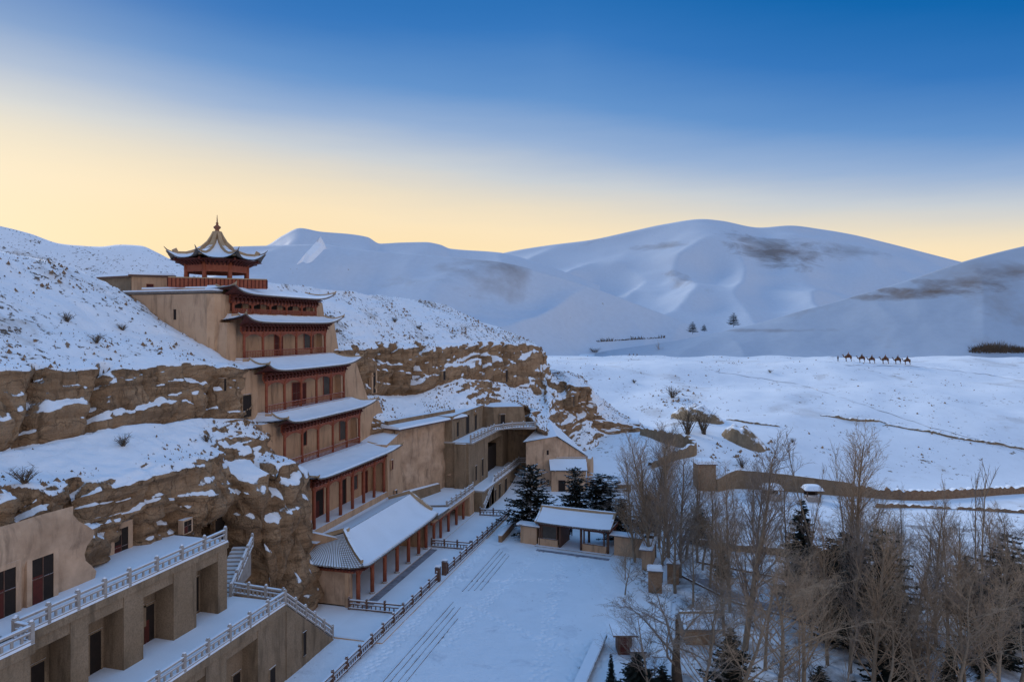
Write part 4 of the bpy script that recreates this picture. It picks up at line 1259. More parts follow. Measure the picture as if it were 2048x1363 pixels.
hd = MB(); q0 = p + nrm_ * .3 - u * 1.6 + Vector((0, 0, 6.3 )); q1 = p + nrm_ * .3 + u * 1.4 + Vector((0, 0, 7.1))
hd.beam(p + nrm_ * .3 - u * 2.0 + Vector((0, 0, 6.0)), p + nrm_ * .3 - u * .9 + Vector((0, 0, 7.0)), .9, .18)
hd.beam(p + nrm_ * .3 - u * .9 + Vector((0, 0, 7.0)), p + nrm_ * .3 + u * 1.3 + Vector((0, 0, 7.1)), .9, .18)
hd.build('door_hood', M['plaster_old'], B_)
g = MB(); c0, c1 = a + nrm_ * .55, a.lerp(b, .55) + nrm_ * .4
g.hexa([tuple(c0 + Vector((0, 0, 3.9))), tuple(c0 + nrm_ * .7 + Vector((0, 0, 3.9))), tuple(c1 + nrm_ * .7 + Vector((0, 0, 3.9))), tuple(c1 + Vector((0, 0, 3.9)))],
       [tuple(c0 + Vector((0, 0, 5.9))), tuple(c0 + nrm_ * .5 + Vector((0, 0, 5.7))), tuple(c1 + nrm_ * .5 + Vector((0, 0, 5.3))), tuple(c1 + Vector((0, 0, 5.4)))])
g.build('footing', M['mud'], B_)
# stair-tower wall between the tower and the block
g = MB()
g.hexa([(-47, 87.8, 0), (-41.2, 87.8, 0), (-41.2, 93.2, 0), (-47, 93.2, 0)], [(-47, 87.8, 13.6), (-41.7, 87.8, 13.6), (-42.2, 93.2, 14.4), (-47, 93.2, 14.4)])
g.build('corner_wall', M['plaster'], B_)
opening(B_, 'window', (-41.55, 89.2, 9.9), 0, .5, 1.3, .1, .1, proud=.12, leaf='full')
opening(B_, 'window', (-41.3, 90.0, 5.9), 0, .5, .9, .1, .05, proud=.12)

# ------------------------------------------------------------------ far cave facade with two decks
Fc = thing('cave_facade', 'two-level grey-tan cave front with walkways and doorways, beyond the plastered wall', 'building', (-34, 107, 0))
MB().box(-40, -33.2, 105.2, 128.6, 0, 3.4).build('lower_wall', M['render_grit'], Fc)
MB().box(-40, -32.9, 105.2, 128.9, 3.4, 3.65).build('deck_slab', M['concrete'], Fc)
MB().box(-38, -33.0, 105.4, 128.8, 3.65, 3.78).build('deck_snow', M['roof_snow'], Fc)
for y, w, h in ((109.8, .9, 2.3), (112.8, .8, 2.0), (115.4, 1.1, 2.4), (119.5, 1.4, 2.5)):
    opening(Fc, 'door', (-33.2, y, .1), 0, w, h, .1, .12, framemat=M['render_grit'])
# upper wall: piers and a deep portal
g = MB()
g.box(-44, -35.2, 104.6, 115.0, 3.65, 11.2)
g.box(-44, -39.0, 115.0, 124.3, 3.65, 11.2)
g.box(-44, -35.2, 124.3, 128.6, 3.65, 11.2)
g.box(-39.0, -35.2, 115.0, 124.3, 9.8, 11.2)
g.build('upper_wall', M['render_grit'], Fc)
MB().box(-39.02, -36.4, 119.2, 124.25, 3.8, 8.2).build('portal_shade', M['dark'], Fc)  # solid dark block stands in for the shade deep in the portal
MB().box(-38.9, -37.3, 115.0, 118.4, 3.65, 9.8).build('portal_wall', M['render_grit'], Fc)
for y, w, h in ((108.2, .8, 2.4), (111.8, .9, 2.9)):
    opening(Fc, 'window', (-35.2, y, 4.6), 0, w, h, .1, .1, framemat=M['render_grit'])
MB().box(-37.5, -35.6, 104.0, 104.6, 0, 11.3).build('slot_wall', M['render_grit'], Fc)
MB().hexa([(-44, 128.6, 0), (-33.2, 128.6, 0), (-27.0, 133.2, 0), (-40, 142, 0)], [(-44, 128.6, 11.2), (-34.6, 128.6, 11.2), (-27.6, 133.6, 9.4), (-40, 142, 11.2)]).build('return_wall', M['render_grit'], Fc)
pr = Vector((-30.9, 130.3, 4.0)); yr = math.atan2(-6.2, 4.6)
opening(Fc, 'window', (-31.2, 130.35, 5.0), math.atan2(-6.2, 4.6) , 1.3, 1.9, .1, .25, framemat=M['render_grit'])
# top deck and the small cave rooms above it
MB().box(-44, -34.6, 104.6, 121.5, 11.2, 11.45).build('deck_slab', M['concrete'], Fc)
MB().hexa([(-44, 121.5, 11.2), (-34.6, 121.5, 11.2), (-28.6, 123.4, 11.2), (-29.0, 131, 11.2)], [(-44, 121.5, 11.45), (-34.6, 121.5, 11.45), (-28.6, 123.4, 11.45), (-29, 131, 11.45)]).build('deck_slab', M['concrete'], Fc)
MB().hexa([(-40, 121.5, 4), (-35.3, 122.6, 4), (-29.8, 124.6, 4), (-32, 134, 4)], [(-40, 121.5, 11.2), (-35.1, 122.4, 11.2), (-29.2, 124.4, 11.2), (-32, 134, 11.2)]) if False else None
MB().box(-43, -38.2, 104.8, 122.5, 11.45, 15.6).build('top_wall', M['render_grit'], Fc)
for y, w, h, zz_ in ((107.5, 1.0, 2.4, 11.9), (112.6, 1.7, 3.2, 11.6), (117.2, 1.2, 2.7, 11.6)):
    opening(Fc, 'door', (-38.2, y, zz_), 0, w, h, .1, .2, framemat=M['render_grit'])
MB().hexa([(-42, 122.5, 11.45), (-35.8, 121.2, 11.45), (-31.0, 126.2, 11.45), (-36, 132, 11.45)], [(-42, 122.5, 15.3), (-36.2, 121.6, 15.3), (-31.6, 126.4, 15.0), (-36, 132, 15.3)]).build('corner_room', M['mud'], Fc)
opening(Fc, 'door', (-34.6, 122.35, 11.6), math.atan2(-4.8, 5.0), 1.0, 2.2, .1, .15, framemat=M['mud'])
balustrade('balustrade', 'stone balustrade on the upper walkway of the far cave front', [(-35.0, 104.8, 11.45), (-34.8, 117.5, 11.45), (-32.5, 121.4, 11.45), (-28.7, 123.6, 11.45)], 1.9)
balustrade('balustrade', 'stone balustrade on the lower walkway of the far cave front', [(-33.1, 112.0, 3.65), (-33.1, 128.7, 3.65), (-28.2, 130.8, 3.65)], 2.0)
# stair up to the lower walkway
def stair(name, label, p0, p1, width, n, mat, side=None):
    """steps from p0 (bottom centre) to p1 (top centre)"""
    t = thing(name, label, 'stairs', p0)
    p0, p1 = Vector(p0), Vector(p1)
    d = (p1 - p0); dh = Vector((d.x, d.y, 0)); L = dh.length; dh.normalize()
    s_ = Vector((-dh.y, dh.x, 0)) * width / 2
    zb = p0.z - .3
    for i in range(n):
        z = p0.z + d.z * (i + 1) / n
        a_, b_ = p0 + dh * (L * i / n), p0 + dh * (L * (i + 1) / n)
        q = [a_ - s_, a_ + s_, b_ + s_, b_ - s_]
        q = [Vector((v.x, v.y, 0)) for v in q][::-1]
        st_ = MB().hexa([(v.x, v.y, zb) for v in q], [(v.x, v.y, z - .045) for v in q]); st_.build('step', mat, t)
        qs = [a_ + dh * .1 - s_ * .96, a_ + dh * .1 + s_ * .96, b_ + s_ * .96, b_ - s_ * .96][::-1]
        MB().hexa([(v.x, v.y, z - .045) for v in qs], [(v.x, v.y, z + .01) for v in qs]).build('step_snow', M['roof_snow'], t)
    return t
stair('stairs', 'snowy stone stairs rising to the lower walkway of the far cave front', (-34.0, 105.6, .1), (-34.0, 112.0, 3.65), 1.6, 18, M['concrete'])
balustrade('balustrade', 'sloping stone balustrade beside the snowy stairs of the far cave front', [(-33.1, 105.8, .2), (-33.1, 112.0, 3.6)], 2.1)

# ------------------------------------------------------------------ near terraces on the left
LT = thing('lower_terrace', 'lower tan terrace block with deep bays and doorways, in the left foreground', 'building', (-35, 40, 0))
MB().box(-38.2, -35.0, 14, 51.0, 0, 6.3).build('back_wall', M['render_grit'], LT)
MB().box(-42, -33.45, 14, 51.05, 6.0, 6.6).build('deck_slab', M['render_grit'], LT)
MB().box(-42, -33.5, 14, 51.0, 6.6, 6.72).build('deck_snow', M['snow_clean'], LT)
for ya, yb in ((47.2, 51.0), (41.2, 43.4), (36.0, 38.0), (30.8, 32.6), (25.5, 27.3), (18, 22)):
    MB().box(-36.1, -33.55, ya, yb, 0, 6.0).build('pier', M['render_grit'], LT)
for ya, yb in ((43.4, 47.2), (38.0, 41.2), (32.6, 36.0), (27.3, 30.8)):
    MB().box(-34.9, -33.6, ya, yb, 5.35, 6.0).build('lintel', M['render_grit'], LT)
    opening(LT, 'door', (-35.0, yb - .75, .1), 0, .9, 2.6, .1, .12, framemat=M['render_grit'])
for y, w, h in ((49.1, .75, 1.9),):
    opening(LT, 'door', (-33.55, y, .15), 0, w, h, .1, .08, framemat=M['render_grit'])
# stair block running down along the wall to the court
MB().hexa([(-35.5, 51.05, 0), (-33.5, 51.05, 0), (-33.5, 58.9, 0), (-35.5, 58.9, 0)], [(-35.5, 51.05, 6.4), (-33.5, 51.05, 6.4), (-33.5, 58.9, .1), (-35.5, 58.9, .1)]).build('stair_flank', M['render_grit'], LT)
opening(LT, 'window', (-33.5, 53.8, .9), 0, .5, 2.1, .1, .05, framemat=M['render_grit'])
stair('stairs', 'snowy stairs beside the sloping balustrade, leading down from the lower terrace', (-34.5, 59.0, .1), (-34.5, 51.1, 6.6), 1.6, 30, M['concrete'])
UT = thing('upper_terrace', 'upper tan terrace block with tall piers and recessed bays, left of the rock buttress', 'building', (-39, 38, 6.6))
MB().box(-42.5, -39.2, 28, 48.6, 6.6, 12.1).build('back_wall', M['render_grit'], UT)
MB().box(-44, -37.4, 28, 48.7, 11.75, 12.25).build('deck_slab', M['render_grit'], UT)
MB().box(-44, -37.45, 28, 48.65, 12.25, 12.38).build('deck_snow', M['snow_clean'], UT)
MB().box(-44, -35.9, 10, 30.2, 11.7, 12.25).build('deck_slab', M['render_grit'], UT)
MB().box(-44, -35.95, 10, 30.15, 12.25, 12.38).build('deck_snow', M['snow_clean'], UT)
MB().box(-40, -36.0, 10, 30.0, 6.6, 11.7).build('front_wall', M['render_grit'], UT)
for ya, yb in ((47.5, 48.6), (42.6, 45.0), (38.0, 39.7), (33.9, 35.2)):
    MB().box(-40.4, -37.5, ya, yb, 6.6, 11.75).build('pier', M['render_grit'], UT)
for ya, yb in ((45.0, 47.5), (39.7, 42.6), (35.2, 38.0), (30.2, 33.9)):
    MB().box(-39.3, -37.55, ya, yb, 11.0, 11.75).build('lintel', M['render_grit'], UT)
opening(UT, 'door', (-39.2, 46.9, 6.9), 0, .7, 2.8, .1, .1, framemat=M['render_grit'])
opening(UT, 'door', (-39.2, 42.0, 6.7), 0, 1.0, 2.7, .1, .15, framemat=M['render_grit'], leaf='half')
opening(UT, 'window', (-39.2, 41.25, 8.0), 0, .5, 1.5, .1, .2, framemat=M['render_grit'], cross=True)
opening(UT, 'door', (-39.2, 37.3, 6.7), 0, .9, 2.7, .1, .12, framemat=M['render_grit'])
opening(UT, 'door', (-39.2, 33.1, 6.7), 0, .9, 2.6, .1, .12, framemat=M['render_grit'])
balustrade('balustrade', 'long stone balustrade along the upper terrace under the cave doors', [(-37.55, 30.4, 12.25), (-37.55, 38.5, 12.25), (-37.6, 48.5, 12.25)], 2.3)
balustrade('balustrade', 'short stone balustrade on the jutting near end of the upper terrace', [(-36.05, 14, 12.25), (-36.05, 30.1, 12.25), (-37.4, 30.2, 12.25)], 2.3)
balustrade('balustrade', 'stone balustrade along the edge of the lower terrace', [(-33.6, 25, 6.6), (-33.6, 50.9, 6.6)], 2.35)
balustrade('balustrade', 'sloping stone balustrade beside the stairs down from the lower terrace', [(-33.6, 51.0, 6.5), (-33.6, 58.8, .3)], 1.9)
balustrade('balustrade', 'short dark balustrade across the end of the lower terrace, by the rock', [(-39.3, 51.6, 6.6), (-33.9, 51.2, 6.6)], 1.9)
# stairs up to the alcove caves
stair('stairs', 'narrow snow-dusted stairs climbing to the dark alcove beside the rock buttress', (-39.9, 50.6, 6.6), (-42.0, 56.6, 9.0), 1.7, 12, M['concrete'])
balustrade('balustrade', 'snowy railing of the narrow stairs to the dark alcove', [(-38.9, 50.9, 6.6), (-41.0, 56.8, 9.0)], 1.6)

# cave doorways in the cliff
def rockdoor(px, py_top, py_bot, X, w, label, leaf='half', frame=.35, mat='plaster_old', yaw=0.0, name='cave_doorway', depth=.4):
    h_ = ob_hit(cliff, px, (py_top + py_bot) / 2)
    if h_ is not None and abs(h_.x - X) < 5: X = h_.x + .25
    if px < 100: X = -40.7
    top = at_X(px, py_top, X); bot = at_X(px, py_bot, X)
    if 1080 < py_bot and X > -43.5: bot = (bot[0], bot[1], 12.3)
    t = thing(name, label, 'doorway', bot)
    opening(t, 'frame', bot, yaw, w, top[2] - bot[2], depth, frame, leaf=leaf, framemat=M[mat], proud=.1, cross=(leaf == 'half'))
    return t
rockdoor(84, 1112, 1195, -41.0, 1.5, 'tall cave doorway with dark red frame, second from the left on the upper terrace')
rockdoor(6, 1140, 1232, -41.0, 1.5, 'cave doorway cut by the left picture edge, above the upper terrace')
rockdoor(241, 1056, 1138, -41.4, 1.35, 'cave doorway with pale plaster surround in the middle of the lower cliff', frame=.45)
rockdoor(374, 1040, 1085, -41.6, .9, 'small red cave door near the right end of the upper terrace', frame=.14)
rockdoor(440, 1022, 1110, -44.6, 1.6, 'dark cave mouth with red lintel in the alcove behind the terrace end', leaf=None, frame=.1, mat='cliff')
rockdoor(1147, 792, 812, -27, 1.3, 'dark cave mouth in the lower rocks at the cliff end', leaf=None, frame=.1, mat='cliff')
rockdoor(888, 742, 760, -46, 1.2, 'small dark hole in the long rock band right of the temple', leaf=None, frame=.1, mat='cliff')
rockdoor(493, 790, 834, -50.6, 1.5, 'black square cave opening high up beside the temple', leaf=None, frame=.12, mat='cliff')
rockdoor(449, 757, 782, -51.6, .4, 'small slit hole in the upper rock band left of the temple', leaf=None, frame=.1, mat='cliff', depth=1.0)
rockdoor(748, 742, 786, -48.8, .9, 'narrow cave opening with plaster pier just right of the temple', leaf=None, frame=.5, mat='plaster')
rockdoor(1013, 740, 764, -39.2, 1.6, 'dark hole at the foot of the far rock band', leaf=None, frame=.1, mat='cliff')
# smooth plaster panel above the left doors
Pn_ = thing('plastered_wall', 'smooth pale plastered cliff wall above the two left cave doors', 'wall', (-42, 32, 15))
g = MB()
def lw(y, z, off): return (-40.95 + off + .12 * float(fbm(y * .5, z * .5, 2.0, 3)), y, z)
rowsP = []
for i in range(12):
    zz_ = 12.3 + (5.6 - .0) * i / 11
    rowsP.append([lw(18 + (20.5 - max(0, zz_ - 14.5) * .4 + .5 * math.sin(zz_ * 2.1)) * j / 30, min(zz_, 16.2 + .12 * (j - 20) * .5 if False else zz_), .45 * math.sin(min(1, max(0, (i - 5) / 6)) * math.pi) + .1) for j in range(31)])
g.grid(rowsP)
g.build('wall_face', M['plaster_old'], Pn_, smooth=True)

# ------------------------------------------------------------------ court: pavement, steps, timber-look rails
def hit(px, py, dmax=420, lo=60):
    """where the line through a picture point meets the ground"""
    ds = np.linspace(lo, dmax, 1800)
    pts = np.array([at_d(px, py, d) for d in ds])
    gz = ground_z(pts[:, 0], pts[:, 1])
    k = np.argmax(pts[:, 2] < gz)
    return (float(pts[k, 0]), float(pts[k, 1]), float(gz[k])), float(ds[k])
slab = MB().box(-41, -28.6, 59.2, 105.4, -.1, .2)
slab.build('pavement', M['plaster'], None, kind='structure')
sheet('pavement_snow', -34.3, -28.75, 59.3, 105.3, .225, M['snow_clean'], 60, .01)
sheet('hall_apron', -34.4, -33.4, 66, 86, .245, M['path'], 12, .001)
balustrade('railing', 'long dark railing of the hall court, near half', [(-29.2, 44, .2), (-29.2, 74.9, .2)], 2.3, 5, True, cat='railing')
balustrade('railing', 'long dark railing of the hall court, far half', [(-29.0, 78.0, .2), (-28.6, 104.8, .2)], 2.3, 5, True, cat='railing')
balustrade('railing', 'short dark railing across the court at the near corner of the hall', [(-35.4, 65.4, .2), (-29.3, 65.6, .2)], 2.0, 3, True, cat='railing')
balustrade('railing', 'short dark railing across the court where the hall ends', [(-34.6, 86.9, .2), (-29.1, 87.0, .2)], 2.0, 3, True, cat='railing')
balustrade('railing', 'short dark railing across the court by the far snowy stairs', [(-33.0, 103.6, .2), (-28.7, 103.8, .2)], 2.0, 3, True, cat='railing')
gp = _post_mesh('gate_post', .55, 1.7, M['dark_wood'])
for y, lb in ((75.3, 'near of the two thick posts at the gap in the long railing'), (77.5, 'far of the two thick posts at the gap in the long railing')):
    t = thing('gate_post', lb, 'post', (-29.2, y, .1), group='posts at the railing gap')
    inst(gp, 'post', t, (-29.2, y, .1)); inst(CAPM, 'snow_cap', t, (-29.2, y, 1.98), scale=(2.2, 2.2, 1.5))
# low stone steps along the court: four dark risers
for i, x in enumerate((-25.5, -24.9, -24.25, -23.6)):
    for (ya, yb) in ((40, 70.3 - i * 1.3 + (1.5 if i == 2 else 0)), (73.4 + i * .3, 88.6 - i * .7)):
        g = MB().box(x - .045, x + .045, ya, yb, .02, .165)
        tag(g.build('edging_stone', M['dark_wood'], None), 'dark stone edging strip in the court snow, %s of four, %s stretch' % (('nearest the railing', 'second from the railing', 'third from the railing', 'farthest from the railing')[i], 'near' if ya < 60 else 'far'), 'edging', 'edging strips in the court')
for i, (p, q, lb) in enumerate((((1000, 1085), (1032, 1047), 'low snowy brown wall beside the gatehouse, along the railing'),)):
    a, b = Vector(at_z(*p, 0)), Vector(at_z(*q, 0))
    t = thing('low_wall', lb, 'wall', a)
    MB().beam(a + Vector((0, 0, .5)), b + Vector((0, 0, .5)), .5, 1.0).build('wall', M['brick_mud'], t)
    MB().beam(a + Vector((0, 0, 1.05)), b + Vector((0, 0, 1.05)), .6, .12).build('snow_cap', M['roof_snow'], t)

sheet('grove_floor', -2, 62, 40, 116, .05, M['snow_grove'], 90, .06)
# ------------------------------------------------------------------ gatehouse
g0 = Vector((-23.3, 91.9, 0)); gyaw = R(-8)
gu = Vector((math.cos(gyaw), math.sin(gyaw), 0)); gv = Vector((-gu.y, gu.x, 0))
GH = thing('gatehouse', 'wide gatehouse with a snowy tiled roof and an open passage, between tan walls', 'gatehouse', g0)
def gp_(u, v, z): return tuple(g0 + gu * u + gv * v + Vector((0, 0, z)))
def gbox(m, u0, u1, v0, v1, z0, z1):
    return m.hexa([gp_(u0, v0, z0), gp_(u1, v0, z0), gp_(u1, v1, z0), gp_(u0, v1, z0)], [gp_(u0, v0, z1), gp_(u1, v0, z1), gp_(u1, v1, z1), gp_(u0, v1, z1)])
gbox(MB(), 2.2, 12.9, -.5, 4.6, -.05, .18).build('plinth', M['concrete'], GH)
for u in (2.7, 5.6, 8.6, 12.3):
    for v in (0.2, 3.9):
        MB().tube([gp_(u, v, .1), gp_(u, v, 3.3)], .17, 8).build('column', M['dark_wood'], GH, smooth=True)
gbox(MB(), 2.5, 5.3, .05, .35, .1, 1.1).build('sill_wall', M['plaster'], GH)
gbox(MB(), 8.8, 12.1, .05, .35, .1, 1.1).build('sill_wall', M['plaster'], GH)
for u0, u1, dk in ((3.1, 5.1, True), (9.1, 11.7, False)):
    f = MB()
    gbox(f, u0 - .15, u0, .02, .3, 1.1, 3.0); gbox(f, u1, u1 + .15, .02, .3, 1.1, 3.0); gbox(f, u0, u1, .02, .3, 2.85, 3.0); gbox(f, u0, u1, .02, .3, 1.1, 1.2)
    fo = f.build('window_frame', M['dark_wood'], GH)
    if dk:
        gbox(MB(), u0, u1, .14, .18, 1.2, 2.85).build('pane', M['glass'], GH)
        gbox(MB(), 2.5, 5.4, 1.2, 1.4, .1, 3.2).build('partition', M['dark_wood'], GH)
f = MB(); gbox(f, 2.3, 12.7, 0, .35, 3.0, 3.45); gbox(f, 2.3, 12.7, 3.7, 4.05, 3.0, 3.45); gbox(f, 2.3, 2.5, 0, 4, 3.0, 3.4); gbox(f, 12.5, 12.7, 0, 4, 3.0, 3.4)
f.build('beam', M['red_wood'], GH)
f = MB(); gbox(f, 5.5, 5.7, .3, 3.9, .1, 3.1); f.build('side_panel', M['dark_wood'], GH)
f = MB()
f.grid([[gp_(2.3 + 10.5 * j / 20, vv, zz_ + .12 * (abs(j - 10) / 10) ** 3) for j in range(21)] for vv, zz_ in ((-.7, 3.35), (.2, 3.75), (1.2, 4.25), (2.05, 4.85), (2.9, 4.25), (3.9, 3.75), (4.8, 3.35))], flip=False)
rr = f.build('roof', M['tile'], GH)
f = MB()
f.grid([[gp_(2.45 + 10.2 * j / 20, vv, zz_ + .11 + .12 * (abs(j - 10) / 10) ** 3) for j in range(21)] for vv, zz_ in ((-.64, 3.36), (.2, 3.75), (1.2, 4.25), (1.95, 4.77))])
f.grid([[gp_(2.45 + 10.2 * j / 20, vv, zz_ + .11 + .12 * (abs(j - 10) / 10) ** 3) for j in range(21)] for vv, zz_ in ((2.15, 4.77), (2.9, 4.25), (3.9, 3.75), (4.7, 3.38))])
f.build('snow_cover', M['roof_snow'], rr)
f = MB()
for j in range(44):
    u = 2.4 + 10.3 * j / 43
    f.beam(gp_(u, -.76, 3.33), gp_(u, -.5, 3.45), .09, .09)
f.build('eave_tile', M['tile'], rr, kind='stuff')
f = MB(); gbox(f, 2.4, 12.7, -.6, 4.7, 3.18, 3.3); f.build('soffit', M['bracket'], rr)
MB().beam(gp_(2.2, 2.05, 4.98), gp_(12.9, 2.05, 4.98), .3, .4).build('main_ridge', M['ridge_tile'], rr)
MB().beam(gp_(2.25, 2.05, 5.2), gp_(12.85, 2.05, 5.2), .26, .08).build('ridge_snow', M['roof_snow'], rr)
for u in (2.35, 12.75):
    f = MB()
    for (v0, z0), (v1, z1) in zip(((-.75, 3.55), (.2, 3.9), (1.2, 4.4)), ((.2, 3.9), (1.2, 4.4), (2.05, 5.0))):
        f.beam(gp_(u, v0, z0), gp_(u, v1, z1), .26, .26)
    f.build('gable_ridge', M['ridge_tile'], rr)
def coped_wall(name, label, pts, h, w, mat='plaster', snow=.16, roof=True, cat='wall', group=None):
    a = Vector(pts[0]); t = thing(name, label, cat, a, group=group)
    for p, q in zip(pts[:-1], pts[1:]):
        p, q = Vector(p), Vector(q)
        e = (q - p).normalized() * (w * .45)
        MB().beam(p + Vector((0, 0, h / 2 - .15)), q + Vector((0, 0, h / 2 - .15)), w, h + .3).build('wall', M[mat], t)
        if roof:
            MB().beam(p - e + Vector((0, 0, h + .07)), q + e + Vector((0, 0, h + .07)), w + .55, .12).build('coping', M['tile'], t)
        MB().beam(p - e + Vector((0, 0, h + .13 + snow / 2)), q + e + Vector((0, 0, h + .13 + snow / 2)), w + (.45 if roof else .1), snow).build('snow_cap', M['roof_snow'], t)
    return t
coped_wall('garden_wall', 'tan wall with snow coping joined to the left side of the gatehouse', [gp_(-.2, .8, 0), gp_(2.2, .8, 0)], 2.5, 1.2)
coped_wall('garden_wall', 'tan wall with snow coping joined to the right side of the gatehouse', [gp_(13.1, .8, 0), gp_(17.8, .9, 0), gp_(18.2, -3.8, 0)], 2.6, 1.1)
g = MB(); gbox(g, 3.0, 13.0, -2.2, -1.6, .05, .17)
tag(g.build('threshold_step', M['path'], None), 'long dark stone step in the snow before the gatehouse', 'step')

# ------------------------------------------------------------------ houses, walls and kiosks beyond
def hut(label, pxl, pxr, pyb, h, depth, mat='mud', roof='flat', snow=.3, over=.3, name='hut', door=None, rh=1.2, z=0.0, cat='hut', doormat=None):
    a, b = Vector(at_z(pxl, pyb, z)), Vector(at_z(pxr, pyb, z))
    d = (b - a).normalized(); n_ = Vector((-d.y, d.x, 0))
    t = thing(name, label, cat, a)
    def Q(z, e=0.0, v0=0.0, v1=None):
        v1 = depth if v1 is None else v1
        Lr = (b - a).length
        return [tuple(a + d * -e + n_ * (v0 - e) + Vector((0, 0, z))), tuple(a + d * (Lr + e) + n_ * (v0 - e) + Vector((0, 0, z))),
                tuple(a + d * (Lr + e) + n_ * (v1 + e) + Vector((0, 0, z))), tuple(a + d * -e + n_ * (v1 + e) + Vector((0, 0, z)))]
    MB().hexa(Q(-.2), Q(h)).build('wall', M[mat], t)
    if roof == 'flat':
        MB().hexa(Q(h, over), Q(h + .15, over)).build('roof', M['dark_wood'], t)
        MB().hexa(Q(h + .15, over - .03), Q(h + .15 + snow, over - .25)).build('snow_cap', M['roof_snow'], t)
    else:
        q0 = Q(h, over); m0 = (Vector(q0[0]) + Vector(q0[3])) / 2 + Vector((0, 0, rh)); m1 = (Vector(q0[1]) + Vector(q0[2])) / 2 + Vector((0, 0, rh))
        r_ = MB().add([*q0, m0, m1], [(0, 1, 5, 4), (2, 3, 4, 5), (1, 2, 5), (3, 0, 4)]); ro_ = r_.build('roof', M['tile'], t)
        up = Vector((0, 0, .12)); k_ = .06
        q1 = [tuple(Vector(v) + up) for v in Q(h + .02, over - k_)]
        MB().add([*q1, m0 + up, m1 + up], [(0, 1, 5, 4), (2, 3, 4, 5)]).build('snow_cover', M['roof_snow'], ro_)
        MB().beam(m0 + up, m1 + up, .3, .28).build('main_ridge', M['ridge_tile'], ro_)
    if door:
        u, w_, h_ = door
        p = a + d * ((b - a).length * u)
        opening(t, 'door', (p.x, p.y, z + .05), math.atan2(-n_.y, -n_.x), w_, h_, .1, .1, framemat=M['dark_wood'], inmat=doormat)
    return t
hut('small gabled house with snowy roof between the cave front and the gatehouse', 1103, 1172, 985, 4.0, 6, 'plaster', 'gable', rh=1.6, name='small_house', door=(.3, 1.1, 2.2), cat='house')
t_ = thing('gable_wall', 'rounded tan gable wall at the right end of the small snowy house', 'wall', at_z(1172, 985))
a = Vector(at_z(1174, 978)); 
g = MB(); prf = []
for i in range(13):
    th = math.pi * i / 12
    prf.append((1.9 * math.cos(th), 4.2 + 1.6 * math.sin(th)))
prf = [(1.9, 0)] + prf + [(-1.9, 0)]
nP = len(prf)
vs = [(a.x - .0 + .0, a.y + 1.6 + u, z) for u, z in prf] + [(a.x + .7, a.y + 1.6 + u, z) for u, z in prf]
g.add(vs, [tuple(range(nP)), tuple(range(nP, 2 * nP))[::-1]] + [(i, (i + 1) % nP, nP + (i + 1) % nP, nP + i) for i in range(nP)])
g.build('wall_panel', M['plaster'], t_)
# tan pyramid-topped cave building left of it
gb = thing('pointed_cave_house', 'tan cave house with a snowy peaked top above the small gabled house', 'house', at_z(1075, 985))
a1, b1, c1 = Vector(at_d(1052, 985, 126)), Vector(at_d(1112, 985, 127)), Vector(at_d(1180, 985, 138))
for v in (a1, b1, c1): v.z = 0
zt_ = at_d(1052, 884, 126)[2]; zp = at_d(1112, 872, 127)[2]; zc = at_d(1180, 916, 138)[2]
MB().add([a1, b1, c1, a1 + Vector((0, 12, 0)), a1 + Vector((0, 0, zt_)), b1 + Vector((0, 0, zp)), c1 + Vector((0, 0, zc)), a1 + Vector((0, 12, zt_))],
         [(0, 1, 5, 4), (1, 2, 6, 5), (2, 3, 7, 6), (3, 0, 4, 7), (4, 5, 6, 7)]).build('wall', M['plaster_old'], gb)
pk = (b1 + Vector((-3, 7, zp + 2.4)))
up = Vector((0, 0, .1))
MB().add([a1 + Vector((-.5, -.4, zt_)) + up, b1 + Vector((.3, -.4, zp)) + up, c1 + Vector((.3, -.3, zc)) + up, a1 + Vector((0, 12, zt_)), pk], [(0, 1, 4), (1, 2, 4), (2, 3, 4), (3, 0, 4)]).build('snow_cap', M['roof_snow'], gb)
opening(gb, 'window', tuple(a1.lerp(b1, .72) + Vector((0, 0, 6.4))), math.atan2(-(b1 - a1).x, (b1 - a1).y) * 1.0, .4, .9, .1, .08, framemat=M['plaster_old'])
hut('low snow-buried hut directly behind the gatehouse roof', 1192, 1262, 985, 1.4, 5, 'mud', 'flat', .45, name='low_hut')
hut('flat snowy hut to the left of the bare poplar thicket, farther back', 1205, 1290, 962, 1.2, 6, 'mud', 'flat', .4, name='low_hut')
coped_wall('mud_wall', 'long straight mud wall at the foot of the rocky snow slope', [at_z(1176, 949), at_z(1290, 956), at_z(1398, 962)], 1.9, .8, 'mud', .1, False)
